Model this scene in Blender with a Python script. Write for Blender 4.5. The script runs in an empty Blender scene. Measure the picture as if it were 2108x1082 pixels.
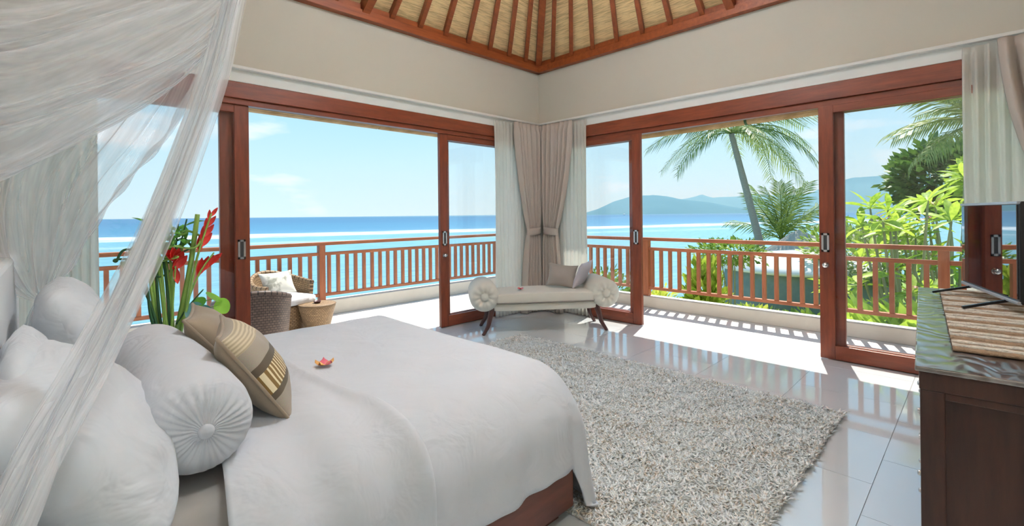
import bpy, bmesh, math, random
import numpy as np
from mathutils import Vector, Matrix, noise as mn
random.seed(7)
rng = np.random.default_rng(7)
SC = bpy.context.scene
COL = SC.collection
PI = math.pi

# ------------------------------------------------------------------ camera
YAW = math.radians(45.2)
cam_d = bpy.data.cameras.new('camera')
cam_d.sensor_fit = 'HORIZONTAL'
cam_d.sensor_width = 36.0
cam_d.lens = 36.0 * 960.0 / 2108.0
cam_d.shift_y = -99.0 / 2108.0
cam_d.clip_start = 0.03
cam_d.clip_end = 60000.0
cam = bpy.data.objects.new('camera', cam_d)
COL.objects.link(cam)
cam.matrix_world = (Matrix.Translation((0, 0, 1.35)) @ Matrix.Rotation(YAW - PI / 2, 4, 'Z')
                    @ Matrix.Rotation(PI / 2, 4, 'X') @ Matrix.Rotation(math.radians(-0.6), 4, 'Z'))
SC.camera = cam

# ------------------------------------------------------------------ exposure
vs = SC.view_settings
vs.view_transform = 'Standard'
vs.look = 'None'
vs.exposure = 0.25
vs.gamma = 1.0
vs.use_curve_mapping = False

# ------------------------------------------------------------------ world sky
W = bpy.data.worlds.new('sky')
SC.world = W
W.use_nodes = True
wn = W.node_tree.nodes
wl = W.node_tree.links
wn.clear()
w_out = wn.new('ShaderNodeOutputWorld')
w_bg = wn.new('ShaderNodeBackground')
w_tc = wn.new('ShaderNodeTexCoord')
w_sep = wn.new('ShaderNodeSeparateXYZ')
w_ramp = wn.new('ShaderNodeValToRGB')
w_ramp.color_ramp.elements[0].position = 0.0
w_ramp.color_ramp.elements[0].color = (0.66, 0.85, 0.93, 1)
w_ramp.color_ramp.elements[1].position = 1.0
w_ramp.color_ramp.elements[1].color = (0.20, 0.47, 0.84, 1)
for p, c in ((0.10, (0.55, 0.80, 0.92, 1)), (0.25, (0.37, 0.69, 0.92, 1)), (0.5, (0.27, 0.58, 0.90, 1))):
    e = w_ramp.color_ramp.elements.new(p)
    e.color = c
w_map = wn.new('ShaderNodeMapping')
w_map.inputs['Scale'].default_value = (2.6, 2.6, 9.0)
w_noi = wn.new('ShaderNodeTexNoise')
w_noi.inputs['Scale'].default_value = 1.7
w_noi.inputs['Detail'].default_value = 6
w_cr = wn.new('ShaderNodeValToRGB')
w_cr.color_ramp.elements[0].position = 0.60
w_cr.color_ramp.elements[0].color = (0, 0, 0, 1)
w_cr.color_ramp.elements[1].position = 0.74
w_cr.color_ramp.elements[1].color = (0.75, 0.75, 0.75, 1)
w_mix = wn.new('ShaderNodeMixRGB')
w_mix.inputs[2].default_value = (0.95, 0.97, 1.0, 1)
wl.new(w_tc.outputs['Generated'], w_sep.inputs[0])
wl.new(w_sep.outputs['Z'], w_ramp.inputs[0])
wl.new(w_tc.outputs['Generated'], w_map.inputs[0])
wl.new(w_map.outputs[0], w_noi.inputs['Vector'])
wl.new(w_noi.outputs['Fac'], w_cr.inputs[0])
wl.new(w_cr.outputs[0], w_mix.inputs[0])
wl.new(w_ramp.outputs[0], w_mix.inputs[1])
wl.new(w_mix.outputs[0], w_bg.inputs['Color'])
wl.new(w_bg.outputs[0], w_out.inputs['Surface'])
w_bg.inputs['Strength'].default_value = 1.0

# ------------------------------------------------------------------ sun
sun_d = bpy.data.lights.new('sun', 'SUN')
sun_d.energy = 6.5
sun_d.color = (1.0, 0.94, 0.84)
sun_d.angle = math.radians(0.6)
sun = bpy.data.objects.new('sun', sun_d)
COL.objects.link(sun)
sun_dir = Vector((-0.53, -0.165, -1.0)).normalized()     # direction the light travels
sun.rotation_euler = sun_dir.to_track_quat('-Z', 'Y').to_euler()
sun.location = (30, 10, 60)

# ------------------------------------------------------------------ materials
MATS = {}


def _nodes(name):
    m = bpy.data.materials.new(name)
    m.use_nodes = True
    nt = m.node_tree
    b = nt.nodes['Principled BSDF']
    MATS[name] = m
    return m, nt, b


def N(nt, t, **kw):
    n = nt.nodes.new(t)
    for k, v in kw.items():
        if k in n.inputs:
            n.inputs[k].default_value = v
        else:
            setattr(n, k, v)
    return n


def c4(c):
    return (c[0], c[1], c[2], 1)


def plain(name, col, rough=0.5, metal=0.0, var=0.12, scale=6.0, bump=0.0, bscale=60.0, spec=0.5, coat=0.0, stretch=(1, 1, 1)):
    """colour with soft noise variation and optional fine relief"""
    m, nt, b = _nodes(name)
    tc = N(nt, 'ShaderNodeTexCoord')
    mp = N(nt, 'ShaderNodeMapping')
    mp.inputs['Scale'].default_value = stretch
    nt.links.new(tc.outputs['Object'], mp.inputs[0])
    no = N(nt, 'ShaderNodeTexNoise', Scale=scale, Detail=4.0)
    nt.links.new(mp.outputs[0], no.inputs['Vector'])
    mx = N(nt, 'ShaderNodeMixRGB')
    mx.inputs[1].default_value = c4([x * (1 - var) for x in col])
    mx.inputs[2].default_value = c4([min(1, x * (1 + var)) for x in col])
    nt.links.new(no.outputs['Fac'], mx.inputs[0])
    nt.links.new(mx.outputs[0], b.inputs['Base Color'])
    b.inputs['Roughness'].default_value = rough
    b.inputs['Metallic'].default_value = metal
    b.inputs['Specular IOR Level'].default_value = spec
    b.inputs['Coat Weight'].default_value = coat
    b.inputs['Coat Roughness'].default_value = 0.08
    if bump:
        n2 = N(nt, 'ShaderNodeTexNoise', Scale=bscale, Detail=3.0)
        nt.links.new(mp.outputs[0], n2.inputs['Vector'])
        bp = N(nt, 'ShaderNodeBump', Strength=bump, Distance=0.01)
        nt.links.new(n2.outputs['Fac'], bp.inputs['Height'])
        nt.links.new(bp.outputs[0], b.inputs['Normal'])
    return m


def wood(name, dark, light, axis='X', rough=0.35, scale=9.0, coat=0.0, bump=0.15):
    """streaky grain running along one axis"""
    m, nt, b = _nodes(name)
    tc = N(nt, 'ShaderNodeTexCoord')
    mp = N(nt, 'ShaderNodeMapping')
    mp.inputs['Scale'].default_value = {'X': (0.12, 1, 1), 'Y': (1, 0.12, 1), 'Z': (1, 1, 0.12)}[axis]
    nt.links.new(tc.outputs['Object'], mp.inputs[0])
    no = N(nt, 'ShaderNodeTexNoise', Scale=scale * 3, Detail=7.0, Roughness=0.65)
    nt.links.new(mp.outputs[0], no.inputs['Vector'])
    cr = N(nt, 'ShaderNodeValToRGB')
    cr.color_ramp.elements[0].position = 0.3
    cr.color_ramp.elements[0].color = c4(dark)
    cr.color_ramp.elements[1].position = 0.72
    cr.color_ramp.elements[1].color = c4(light)
    nt.links.new(no.outputs['Fac'], cr.inputs[0])
    nt.links.new(cr.outputs[0], b.inputs['Base Color'])
    b.inputs['Roughness'].default_value = rough
    b.inputs['Coat Weight'].default_value = coat
    b.inputs['Coat Roughness'].default_value = 0.1
    bp = N(nt, 'ShaderNodeBump', Strength=bump, Distance=0.004)
    nt.links.new(no.outputs['Fac'], bp.inputs['Height'])
    nt.links.new(bp.outputs[0], b.inputs['Normal'])
    return m


def cloth(name, col, rough=0.9, trans=0.0, alpha=1.0, weave=900.0, bump=0.15, var=0.05, wrinkle=0.0):
    """woven cloth; trans = share of light let through, alpha = share of surface that is thread"""
    m, nt, b = _nodes(name)
    out = nt.nodes['Material Output']
    tc = N(nt, 'ShaderNodeTexCoord')
    no = N(nt, 'ShaderNodeTexNoise', Scale=weave, Detail=2.0)
    n3 = N(nt, 'ShaderNodeTexNoise', Scale=3.5, Detail=3.0)
    nt.links.new(tc.outputs['Object'], no.inputs['Vector'])
    nt.links.new(tc.outputs['Object'], n3.inputs['Vector'])
    mx = N(nt, 'ShaderNodeMixRGB')
    mx.inputs[1].default_value = c4([x * (1 - var) for x in col])
    mx.inputs[2].default_value = c4([min(1, x * (1 + var)) for x in col])
    nt.links.new(n3.outputs['Fac'], mx.inputs[0])
    bp = N(nt, 'ShaderNodeBump', Strength=bump, Distance=0.002)
    nt.links.new(no.outputs['Fac'], bp.inputs['Height'])
    nt.links.new(mx.outputs[0], b.inputs['Base Color'])
    if wrinkle:
        wnz = N(nt, 'ShaderNodeTexNoise', Scale=5.5, Detail=3.0, Roughness=0.45, Distortion=1.6)
        nt.links.new(tc.outputs['Object'], wnz.inputs['Vector'])
        wbp = N(nt, 'ShaderNodeBump', Strength=wrinkle, Distance=0.05)
        nt.links.new(wnz.outputs['Fac'], wbp.inputs['Height'])
        nt.links.new(wbp.outputs[0], bp.inputs['Normal'])
    nt.links.new(bp.outputs[0], b.inputs['Normal'])
    b.inputs['Roughness'].default_value = rough
    b.inputs['Specular IOR Level'].default_value = 0.2
    b.inputs['Sheen Weight'].default_value = 0.15
    last = b.outputs[0]
    if trans:
        tr = N(nt, 'ShaderNodeBsdfTranslucent')
        nt.links.new(mx.outputs[0], tr.inputs['Color'])
        ms = N(nt, 'ShaderNodeMixShader')
        ms.inputs[0].default_value = trans
        nt.links.new(last, ms.inputs[1])
        nt.links.new(tr.outputs[0], ms.inputs[2])
        last = ms.outputs[0]
    if alpha < 1:
        tp = N(nt, 'ShaderNodeBsdfTransparent')
        ms = N(nt, 'ShaderNodeMixShader')
        ms.inputs[0].default_value = alpha
        nt.links.new(tp.outputs[0], ms.inputs[1])
        nt.links.new(last, ms.inputs[2])
        last = ms.outputs[0]
    nt.links.new(last, out.inputs['Surface'])
    return m


def leafmat(name, dark, light, trans=0.35, rough=0.45):
    m, nt, b = _nodes(name)
    out = nt.nodes['Material Output']
    oi = N(nt, 'ShaderNodeObjectInfo')
    tc = N(nt, 'ShaderNodeTexCoord')
    no = N(nt, 'ShaderNodeTexNoise', Scale=7.0, Detail=3.0)
    nt.links.new(tc.outputs['Object'], no.inputs['Vector'])
    ad = N(nt, 'ShaderNodeMath', operation='MULTIPLY_ADD')
    nt.links.new(oi.outputs['Random'], ad.inputs[0])
    ad.inputs[1].default_value = 0.5
    nt.links.new(no.outputs['Fac'], ad.inputs[2])
    cr = N(nt, 'ShaderNodeValToRGB')
    cr.color_ramp.elements[0].position = 0.35
    cr.color_ramp.elements[0].color = c4(dark)
    cr.color_ramp.elements[1].position = 0.95
    cr.color_ramp.elements[1].color = c4(light)
    nt.links.new(ad.outputs[0], cr.inputs[0])
    nt.links.new(cr.outputs[0], b.inputs['Base Color'])
    b.inputs['Roughness'].default_value = rough
    tr = N(nt, 'ShaderNodeBsdfTranslucent')
    nt.links.new(cr.outputs[0], tr.inputs['Color'])
    ms = N(nt, 'ShaderNodeMixShader')
    ms.inputs[0].default_value = trans
    nt.links.new(b.outputs[0], ms.inputs[1])
    nt.links.new(tr.outputs[0], ms.inputs[2])
    nt.links.new(ms.outputs[0], out.inputs['Surface'])
    return m


def wicker(name, c_dark, c_light, su=60, sv=26):
    """woven cane: brick pattern over the surface's own coordinates"""
    m, nt, b = _nodes(name)
    uv = N(nt, 'ShaderNodeUVMap')
    mp = N(nt, 'ShaderNodeMapping')
    mp.inputs['Scale'].default_value = (su, sv, 1)
    nt.links.new(uv.outputs[0], mp.inputs[0])
    br = N(nt, 'ShaderNodeTexBrick')
    br.inputs['Color1'].default_value = c4(c_light)
    br.inputs['Color2'].default_value = c4([x * 0.7 for x in c_light])
    br.inputs['Mortar'].default_value = c4(c_dark)
    br.inputs['Scale'].default_value = 1.0
    br.inputs['Mortar Size'].default_value = 0.12
    br.inputs['Mortar Smooth'].default_value = 0.6
    br.inputs['Brick Width'].default_value = 1.6
    br.inputs['Row Height'].default_value = 1.0
    nt.links.new(mp.outputs[0], br.inputs['Vector'])
    nt.links.new(br.outputs['Color'], b.inputs['Base Color'])
    bp = N(nt, 'ShaderNodeBump', Strength=0.9, Distance=0.012)
    bp.invert = True
    nt.links.new(br.outputs['Fac'], bp.inputs['Height'])
    nt.links.new(bp.outputs[0], b.inputs['Normal'])
    b.inputs['Roughness'].default_value = 0.5
    return m


def glass(name, tint=(1, 1, 1), ior=1.45):
    m, nt, b = _nodes(name)
    out = nt.nodes['Material Output']
    nt.nodes.remove(b)
    tp = N(nt, 'ShaderNodeBsdfTransparent')
    tp.inputs[0].default_value = c4(tint)
    gl = N(nt, 'ShaderNodeBsdfGlossy')
    gl.inputs['Roughness'].default_value = 0.01
    lw_ = N(nt, 'ShaderNodeLayerWeight', Blend=0.5)
    pw = N(nt, 'ShaderNodeMath', operation='POWER')
    pw.inputs[1].default_value = 5.0
    nt.links.new(lw_.outputs['Facing'], pw.inputs[0])
    fr = N(nt, 'ShaderNodeMath', operation='MULTIPLY_ADD')
    fr.inputs[1].default_value = 0.7
    fr.inputs[2].default_value = 0.03
    nt.links.new(pw.outputs[0], fr.inputs[0])
    ms = N(nt, 'ShaderNodeMixShader')
    nt.links.new(fr.outputs[0], ms.inputs[0])
    nt.links.new(tp.outputs[0], ms.inputs[1])
    nt.links.new(gl.outputs[0], ms.inputs[2])
    nt.links.new(ms.outputs[0], out.inputs['Surface'])
    return m


plain('wall_paint', (0.63, 0.60, 0.52), 0.85, var=0.02, scale=2, bump=0.05, bscale=120)
plain('white_paint', (0.84, 0.84, 0.81), 0.6, var=0.02, scale=3)
plain('cream_stone', (0.74, 0.70, 0.62), 0.8, var=0.06, scale=9, bump=0.1, bscale=80)
plain('terrace_stone', (0.80, 0.77, 0.72), 0.7, var=0.04, scale=5)
plain('grout', (0.52, 0.52, 0.51), 0.9, var=0.05)
plain('tile', (0.76, 0.80, 0.82), 0.045, var=0.03, scale=1.5, spec=0.8, coat=0.6)
wood('door_wood_x', (0.15, 0.028, 0.010), (0.27, 0.058, 0.020), 'X', 0.38, coat=0.1)
wood('door_wood_y', (0.15, 0.028, 0.010), (0.27, 0.058, 0.020), 'Y', 0.38, coat=0.1)
wood('door_wood_z', (0.15, 0.028, 0.010), (0.27, 0.058, 0.020), 'Z', 0.38, coat=0.1)
wood('rail_wood_x', (0.36, 0.115, 0.05), (0.55, 0.20, 0.09), 'X', 0.5)
wood('rail_wood_y', (0.36, 0.115, 0.05), (0.55, 0.20, 0.09), 'Y', 0.5)
wood('rail_wood_z', (0.36, 0.115, 0.05), (0.55, 0.20, 0.09), 'Z', 0.5)
wood('roof_wood', (0.19, 0.040, 0.010), (0.36, 0.085, 0.020), 'X', 0.45)
wood('bed_wood', (0.10, 0.026, 0.014), (0.17, 0.045, 0.024), 'X', 0.4)
wood('dresser_wood', (0.030, 0.010, 0.006), (0.075, 0.027, 0.015), 'Z', 0.4, scale=6)
wood('leg_wood', (0.06, 0.02, 0.016), (0.12, 0.04, 0.03), 'Z', 0.3, coat=0.3)
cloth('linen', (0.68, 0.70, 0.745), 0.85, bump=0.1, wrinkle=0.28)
cloth('sheet', (0.80, 0.74, 0.70), 0.85, bump=0.1)
cloth('pillow_cotton', (0.75, 0.775, 0.81), 0.85, bump=0.1, wrinkle=0.45)
cloth('chaise_cloth', (0.72, 0.68, 0.59), 0.9, weave=350, bump=0.3)
cloth('taupe_silk', (0.62, 0.54, 0.48), 0.4, trans=0.12, bump=0.15)
cloth('grey_silk', (0.34, 0.295, 0.26), 0.4, bump=0.2)
cloth('lilac_silk', (0.60, 0.54, 0.58), 0.4, bump=0.2)
cloth('brown_cushion_cloth', (0.36, 0.28, 0.20), 0.55, weave=300, bump=0.4)
cloth('sheer', (0.93, 0.93, 0.88), 0.9, trans=0.45, alpha=0.86, bump=0.1)
cloth('headboard_cloth', (0.83, 0.84, 0.85), 0.8)
plain('black_plastic', (0.012, 0.012, 0.014), 0.25, var=0.1)
plain('silver_plastic', (0.55, 0.58, 0.62), 0.3, metal=0.6, var=0.05)
plain('steel', (0.72, 0.72, 0.72), 0.28, metal=1.0, var=0.05)
plain('dark_slot', (0.05, 0.05, 0.05), 0.5)
plain('trunk_bark', (0.34, 0.30, 0.27), 0.9, var=0.3, scale=14, bump=0.6, bscale=18, stretch=(1, 1, 4))
plain('thatch', (0.46, 0.42, 0.36), 0.95, var=0.4, scale=20, bump=0.8, bscale=60, stretch=(4, 4, 0.7))
plain('grey_stone', (0.20, 0.25, 0.26), 0.9, var=0.25, scale=6, bump=0.5, bscale=14)
plain('pale_roof', (0.82, 0.80, 0.78), 0.8, var=0.05)
plain('path_stone', (0.66, 0.60, 0.54), 0.9, var=0.25, scale=3, bump=0.4, bscale=20)
plain('reed_stem', (0.30, 0.50, 0.10), 0.45, var=0.35, scale=12)
plain('dark_stem', (0.035, 0.12, 0.04), 0.5, var=0.3, scale=10)
plain('red_bract', (0.78, 0.045, 0.035), 0.4, var=0.25, scale=9)
plain('pink_petal', (0.75, 0.16, 0.22), 0.5, var=0.2, scale=40)
plain('orange_petal', (0.90, 0.42, 0.12), 0.5, var=0.25, scale=60)
plain('branch_bark', (0.30, 0.30, 0.18), 0.8, var=0.2)
leafmat('palm_leaf', (0.09, 0.16, 0.04), (0.36, 0.42, 0.12))
leafmat('frangipani_leaf', (0.13, 0.30, 0.02), (0.58, 0.72, 0.10), 0.45)
leafmat('dark_leaf', (0.035, 0.11, 0.02), (0.20, 0.34, 0.06), 0.3)
leafmat('shrub_leaf', (0.05, 0.14, 0.02), (0.34, 0.46, 0.08), 0.35)
leafmat('lime_leaf', (0.26, 0.38, 0.03), (0.72, 0.75, 0.14), 0.4)
leafmat('vase_leaf', (0.06, 0.26, 0.04), (0.22, 0.55, 0.08), 0.3)
leafmat('blue_leaf', (0.05, 0.22, 0.22), (0.18, 0.42, 0.40), 0.2)
leafmat('bright_leaf', (0.28, 0.62, 0.05), (0.5, 0.85, 0.12), 0.4)
wicker('wicker_dark', (0.020, 0.013, 0.012), (0.17, 0.115, 0.09), 60, 24)
wicker('wicker_light', (0.10, 0.05, 0.02), (0.46, 0.30, 0.16), 70, 22)
glass('door_glass')
glass('vase_glass', (0.93, 0.98, 0.96))


def _special():
    # woven bamboo sheet of the ceiling: thin strips across the slope
    m, nt, b = _nodes('bamboo_mat')
    uv = N(nt, 'ShaderNodeUVMap')
    mp = N(nt, 'ShaderNodeMapping')
    mp.inputs['Scale'].default_value = (3.0, 110.0, 1)
    nt.links.new(uv.outputs[0], mp.inputs[0])
    no = N(nt, 'ShaderNodeTexNoise', Scale=1.0, Detail=5.0, Roughness=0.7)
    nt.links.new(mp.outputs[0], no.inputs['Vector'])
    cr = N(nt, 'ShaderNodeValToRGB')
    cr.color_ramp.elements[0].position = 0.30
    cr.color_ramp.elements[0].color = (0.34, 0.20, 0.07, 1)
    cr.color_ramp.elements[1].position = 0.55
    cr.color_ramp.elements[1].color = (0.95, 0.70, 0.36, 1)
    nt.links.new(no.outputs['Fac'], cr.inputs[0])
    nt.links.new(cr.outputs[0], b.inputs['Base Color'])
    bp = N(nt, 'ShaderNodeBump', Strength=0.6, Distance=0.01)
    nt.links.new(no.outputs['Fac'], bp.inputs['Height'])
    nt.links.new(bp.outputs[0], b.inputs['Normal'])
    b.inputs['Roughness'].default_value = 0.7
    # rolled bamboo blind
    m, nt, b = _nodes('blind_bamboo')
    tc = N(nt, 'ShaderNodeTexCoord')
    no = N(nt, 'ShaderNodeTexNoise', Scale=5.0, Detail=4.0)
    nt.links.new(tc.outputs['Object'], no.inputs['Vector'])
    cr = N(nt, 'ShaderNodeValToRGB')
    cr.color_ramp.elements[0].position = 0.3
    cr.color_ramp.elements[0].color = (0.50, 0.33, 0.15, 1)
    cr.color_ramp.elements[1].position = 0.7
    cr.color_ramp.elements[1].color = (0.80, 0.62, 0.38, 1)
    nt.links.new(no.outputs['Fac'], cr.inputs[0])
    nt.links.new(cr.outputs[0], b.inputs['Base Color'])
    tr = N(nt, 'ShaderNodeBsdfTranslucent')
    nt.links.new(cr.outputs[0], tr.inputs[0])
    ms = N(nt, 'ShaderNodeMixShader')
    ms.inputs[0].default_value = 0.3
    nt.links.new(b.outputs[0], ms.inputs[1])
    nt.links.new(tr.outputs[0], ms.inputs[2])
    nt.links.new(ms.outputs[0], nt.nodes['Material Output'].inputs['Surface'])
    # sea: deep blue far out, turquoise shallows, broken white lines of surf along the reef
    m, nt, b = _nodes('sea_water')
    tc = N(nt, 'ShaderNodeTexCoord')
    sp = N(nt, 'ShaderNodeSeparateXYZ')
    nt.links.new(tc.outputs['Object'], sp.inputs[0])
    # distance from the beach line, measured along (0.33, 0.94)
    vm = N(nt, 'ShaderNodeVectorMath', operation='DOT_PRODUCT')
    vm.inputs[1].default_value = (0.34, 0.94, 0)
    nt.links.new(tc.outputs['Object'], vm.inputs[0])
    wob = N(nt, 'ShaderNodeTexNoise', Scale=0.012, Detail=4.0)
    nt.links.new(tc.outputs['Object'], wob.inputs['Vector'])
    dist = N(nt, 'ShaderNodeMath', operation='MULTIPLY_ADD')
    nt.links.new(wob.outputs['Fac'], dist.inputs[0])
    dist.inputs[1].default_value = 30.0
    nt.links.new(vm.outputs['Value'], dist.inputs[2])
    d = dist.outputs[0]

    def mr(a, bb, src):
        n = N(nt, 'ShaderNodeMapRange')
        n.inputs['From Min'].default_value = a
        n.inputs['From Max'].default_value = bb
        nt.links.new(src, n.inputs['Value'])
        return n.outputs[0]

    deep = N(nt, 'ShaderNodeValToRGB')
    els = deep.color_ramp.elements
    els[0].position = 0.0
    els[0].color = (0.15, 0.34, 0.40, 1)
    els[1].position = 1.0
    els[1].color = (0.02, 0.12, 0.25, 1)
    for p, c in ((0.12, (0.13, 0.32, 0.40, 1)), (0.17, (0.04, 0.18, 0.31, 1)), (0.5, (0.022, 0.13, 0.26, 1))):
        e = els.new(p)
        e.color = c
    nt.links.new(mr(30, 1000, d), deep.inputs[0])
    foam = N(nt, 'ShaderNodeValToRGB')
    els = foam.color_ramp.elements
    els[0].position = 0.0
    els[0].color = (0, 0, 0, 1)
    els[1].position = 1.0
    els[1].color = (0, 0, 0, 1)
    for p, v in ((0.19, 0.0), (0.22, 0.25), (0.24, 0.0), (0.30, 0.0), (0.335, 0.95), (0.40, 0.9), (0.43, 0.06), (0.60, 0.0)):
        e = els.new(p)
        e.color = (v, v, v, 1)
    nt.links.new(mr(60, 360, d), foam.inputs[0])
    mpf = N(nt, 'ShaderNodeMapping')
    mpf.inputs['Rotation'].default_value = (0, 0, math.radians(38))
    mpf.inputs['Scale'].default_value = (0.05, 0.22, 1)
    nt.links.new(tc.outputs['Object'], mpf.inputs[0])
    fn = N(nt, 'ShaderNodeTexNoise', Scale=1.0, Detail=6.0, Roughness=0.65)
    nt.links.new(mpf.outputs[0], fn.inputs['Vector'])
    fm = N(nt, 'ShaderNodeMath', operation='MULTIPLY')
    nt.links.new(foam.outputs[0], fm.inputs[0])
    nt.links.new(mr(0.36, 0.56, fn.outputs['Fac']), fm.inputs[1])
    rip = N(nt, 'ShaderNodeMapping')
    rip.inputs['Rotation'].default_value = (0, 0, math.radians(38))
    rip.inputs['Scale'].default_value = (0.25, 1.1, 1)
    nt.links.new(tc.outputs['Object'], rip.inputs[0])
    rn = N(nt, 'ShaderNodeTexNoise', Scale=1.0, Detail=5.0, Roughness=0.6)
    nt.links.new(rip.outputs[0], rn.inputs['Vector'])
    tint = N(nt, 'ShaderNodeMixRGB', blend_type='SOFT_LIGHT')
    tint.inputs[0].default_value = 0.8
    nt.links.new(deep.outputs[0], tint.inputs[1])
    nt.links.new(rn.outputs['Fac'], tint.inputs[2])
    mx = N(nt, 'ShaderNodeMixRGB')
    nt.links.new(fm.outputs[0], mx.inputs[0])
    nt.links.new(tint.outputs[0], mx.inputs[1])
    mx.inputs[2].default_value = (0.92, 0.95, 0.96, 1)
    nt.links.new(mx.outputs[0], b.inputs['Base Color'])
    bp = N(nt, 'ShaderNodeBump', Strength=0.5, Distance=0.6)
    nt.links.new(rn.outputs['Fac'], bp.inputs['Height'])
    nt.links.new(bp.outputs[0], b.inputs['Normal'])
    b.inputs['Roughness'].default_value = 0.35
    b.inputs['Specular IOR Level'].default_value = 0.25
    # far forested hills, some of the blue haze mixed into their base colour
    plain('haze_tinted_hill', (0.07, 0.14, 0.17), 1.0, var=0.35, scale=0.004, spec=0.0)
    # lawn
    plain('lawn', (0.20, 0.32, 0.05), 0.9, var=0.4, scale=3.5, bump=0.5, bscale=40)
    # shaggy rug
    m, nt, b = _nodes('rug_pile')
    tc = N(nt, 'ShaderNodeTexCoord')
    no = N(nt, 'ShaderNodeTexNoise', Scale=55.0, Detail=2.0)
    nt.links.new(tc.outputs['Object'], no.inputs['Vector'])
    n2 = N(nt, 'ShaderNodeTexNoise', Scale=4.0, Detail=3.0)
    nt.links.new(tc.outputs['Object'], n2.inputs['Vector'])
    ad = N(nt, 'ShaderNodeMath', operation='MULTIPLY_ADD')
    nt.links.new(n2.outputs['Fac'], ad.inputs[0])
    ad.inputs[1].default_value = 0.45
    nt.links.new(no.outputs['Fac'], ad.inputs[2])
    cr = N(nt, 'ShaderNodeValToRGB')
    cr.color_ramp.elements[0].position = 0.50
    cr.color_ramp.elements[0].color = (0.72, 0.60, 0.47, 1)
    cr.color_ramp.elements[1].position = 0.72
    cr.color_ramp.elements[1].color = (0.97, 0.96, 0.93, 1)
    nt.links.new(ad.outputs[0], cr.inputs[0])
    nt.links.new(cr.outputs[0], b.inputs['Base Color'])
    b.inputs['Roughness'].default_value = 1.0
    b.inputs['Specular IOR Level'].default_value = 0.1
    # carved, lacquered dresser top: raised wavy grain
    m, nt, b = _nodes('dresser_top_wood')
    tc = N(nt, 'ShaderNodeTexCoord')
    mp = N(nt, 'ShaderNodeMapping')
    mp.inputs['Scale'].default_value = (1.3, 3.2, 1)
    nt.links.new(tc.outputs['Object'], mp.inputs[0])
    wv = N(nt, 'ShaderNodeTexWave', Scale=2.4, Distortion=15.0, Detail=2.0)
    wv.inputs['Detail Scale'].default_value = 0.9
    nt.links.new(mp.outputs[0], wv.inputs['Vector'])
    cr = N(nt, 'ShaderNodeValToRGB')
    cr.color_ramp.elements[0].color = (0.07, 0.045, 0.035, 1)
    cr.color_ramp.elements[1].color = (0.20, 0.17, 0.16, 1)
    nt.links.new(wv.outputs['Fac'], cr.inputs[0])
    nt.links.new(cr.outputs[0], b.inputs['Base Color'])
    bp = N(nt, 'ShaderNodeBump', Strength=0.22, Distance=0.010)
    nt.links.new(wv.outputs['Fac'], bp.inputs['Height'])
    nt.links.new(bp.outputs[0], b.inputs['Normal'])
    b.inputs['Roughness'].default_value = 0.3
    b.inputs['Specular IOR Level'].default_value = 0.8
    b.inputs['Coat Weight'].default_value = 1.0
    b.inputs['Coat Roughness'].default_value = 0.14
    b.inputs['Coat IOR'].default_value = 2.4
    nt.links.new(bp.outputs[0], b.inputs['Coat Normal'])
    # glossy screen
    m, nt, b = _nodes('screen')
    no = N(nt, 'ShaderNodeTexNoise', Scale=2.0)
    cr = N(nt, 'ShaderNodeValToRGB')
    cr.color_ramp.elements[0].color = (0.006, 0.006, 0.010, 1)
    cr.color_ramp.elements[1].color = (0.010, 0.010, 0.014, 1)
    nt.links.new(no.outputs['Fac'], cr.inputs[0])
    nt.links.new(cr.outputs[0], b.inputs['Base Color'])
    b.inputs['Roughness'].default_value = 0.02
    b.inputs['Specular IOR Level'].default_value = 1.0
    b.inputs['Coat Weight'].default_value = 1.0
    b.inputs['Coat IOR'].default_value = 2.2
    b.inputs['Coat Roughness'].default_value = 0.01
    # decorated cushion face: brown ground, crossing dark band with gold bars
    m, nt, b = _nodes('banded_cushion_cloth')
    uv = N(nt, 'ShaderNodeUVMap')
    sp = N(nt, 'ShaderNodeSeparateXYZ')
    nt.links.new(uv.outputs[0], sp.inputs[0])

    def band(src, lo, hi):
        a = N(nt, 'ShaderNodeMath', operation='GREATER_THAN')
        a.inputs[1].default_value = lo
        nt.links.new(src, a.inputs[0])
        c = N(nt, 'ShaderNodeMath', operation='LESS_THAN')
        c.inputs[1].default_value = hi
        nt.links.new(src, c.inputs[0])
        p = N(nt, 'ShaderNodeMath', operation='MULTIPLY')
        nt.links.new(a.outputs[0], p.inputs[0])
        nt.links.new(c.outputs[0], p.inputs[1])
        return p.outputs[0]

    U, V = sp.outputs[0], sp.outputs[1]
    base = N(nt, 'ShaderNodeRGB')
    base.outputs[0].default_value = (0.52, 0.44, 0.35, 1)
    no = N(nt, 'ShaderNodeTexNoise', Scale=220.0)
    nt.links.new(uv.outputs[0], no.inputs['Vector'])
    m0 = N(nt, 'ShaderNodeMixRGB', blend_type='MULTIPLY')
    m0.inputs[0].default_value = 0.4
    nt.links.new(base.outputs[0], m0.inputs[1])
    nt.links.new(no.outputs['Color'], m0.inputs[2])
    m1 = N(nt, 'ShaderNodeMixRGB')
    nt.links.new(band(V, 0.24, 0.58), m1.inputs[0])
    nt.links.new(m0.outputs[0], m1.inputs[1])
    m1.inputs[2].default_value = (0.13, 0.095, 0.06, 1)
    st = N(nt, 'ShaderNodeTexWave', Scale=5.5, bands_direction='X')
    nt.links.new(uv.outputs[0], st.inputs['Vector'])
    scr = N(nt, 'ShaderNodeValToRGB')
    scr.color_ramp.interpolation = 'CONSTANT'
    scr.color_ramp.elements[0].color = (0.26, 0.15, 0.04, 1)
    scr.color_ramp.elements[1].position = 0.62
    scr.color_ramp.elements[1].color = (0.86, 0.74, 0.50, 1)
    nt.links.new(st.outputs['Fac'], scr.inputs[0])
    m2 = N(nt, 'ShaderNodeMixRGB')
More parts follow.
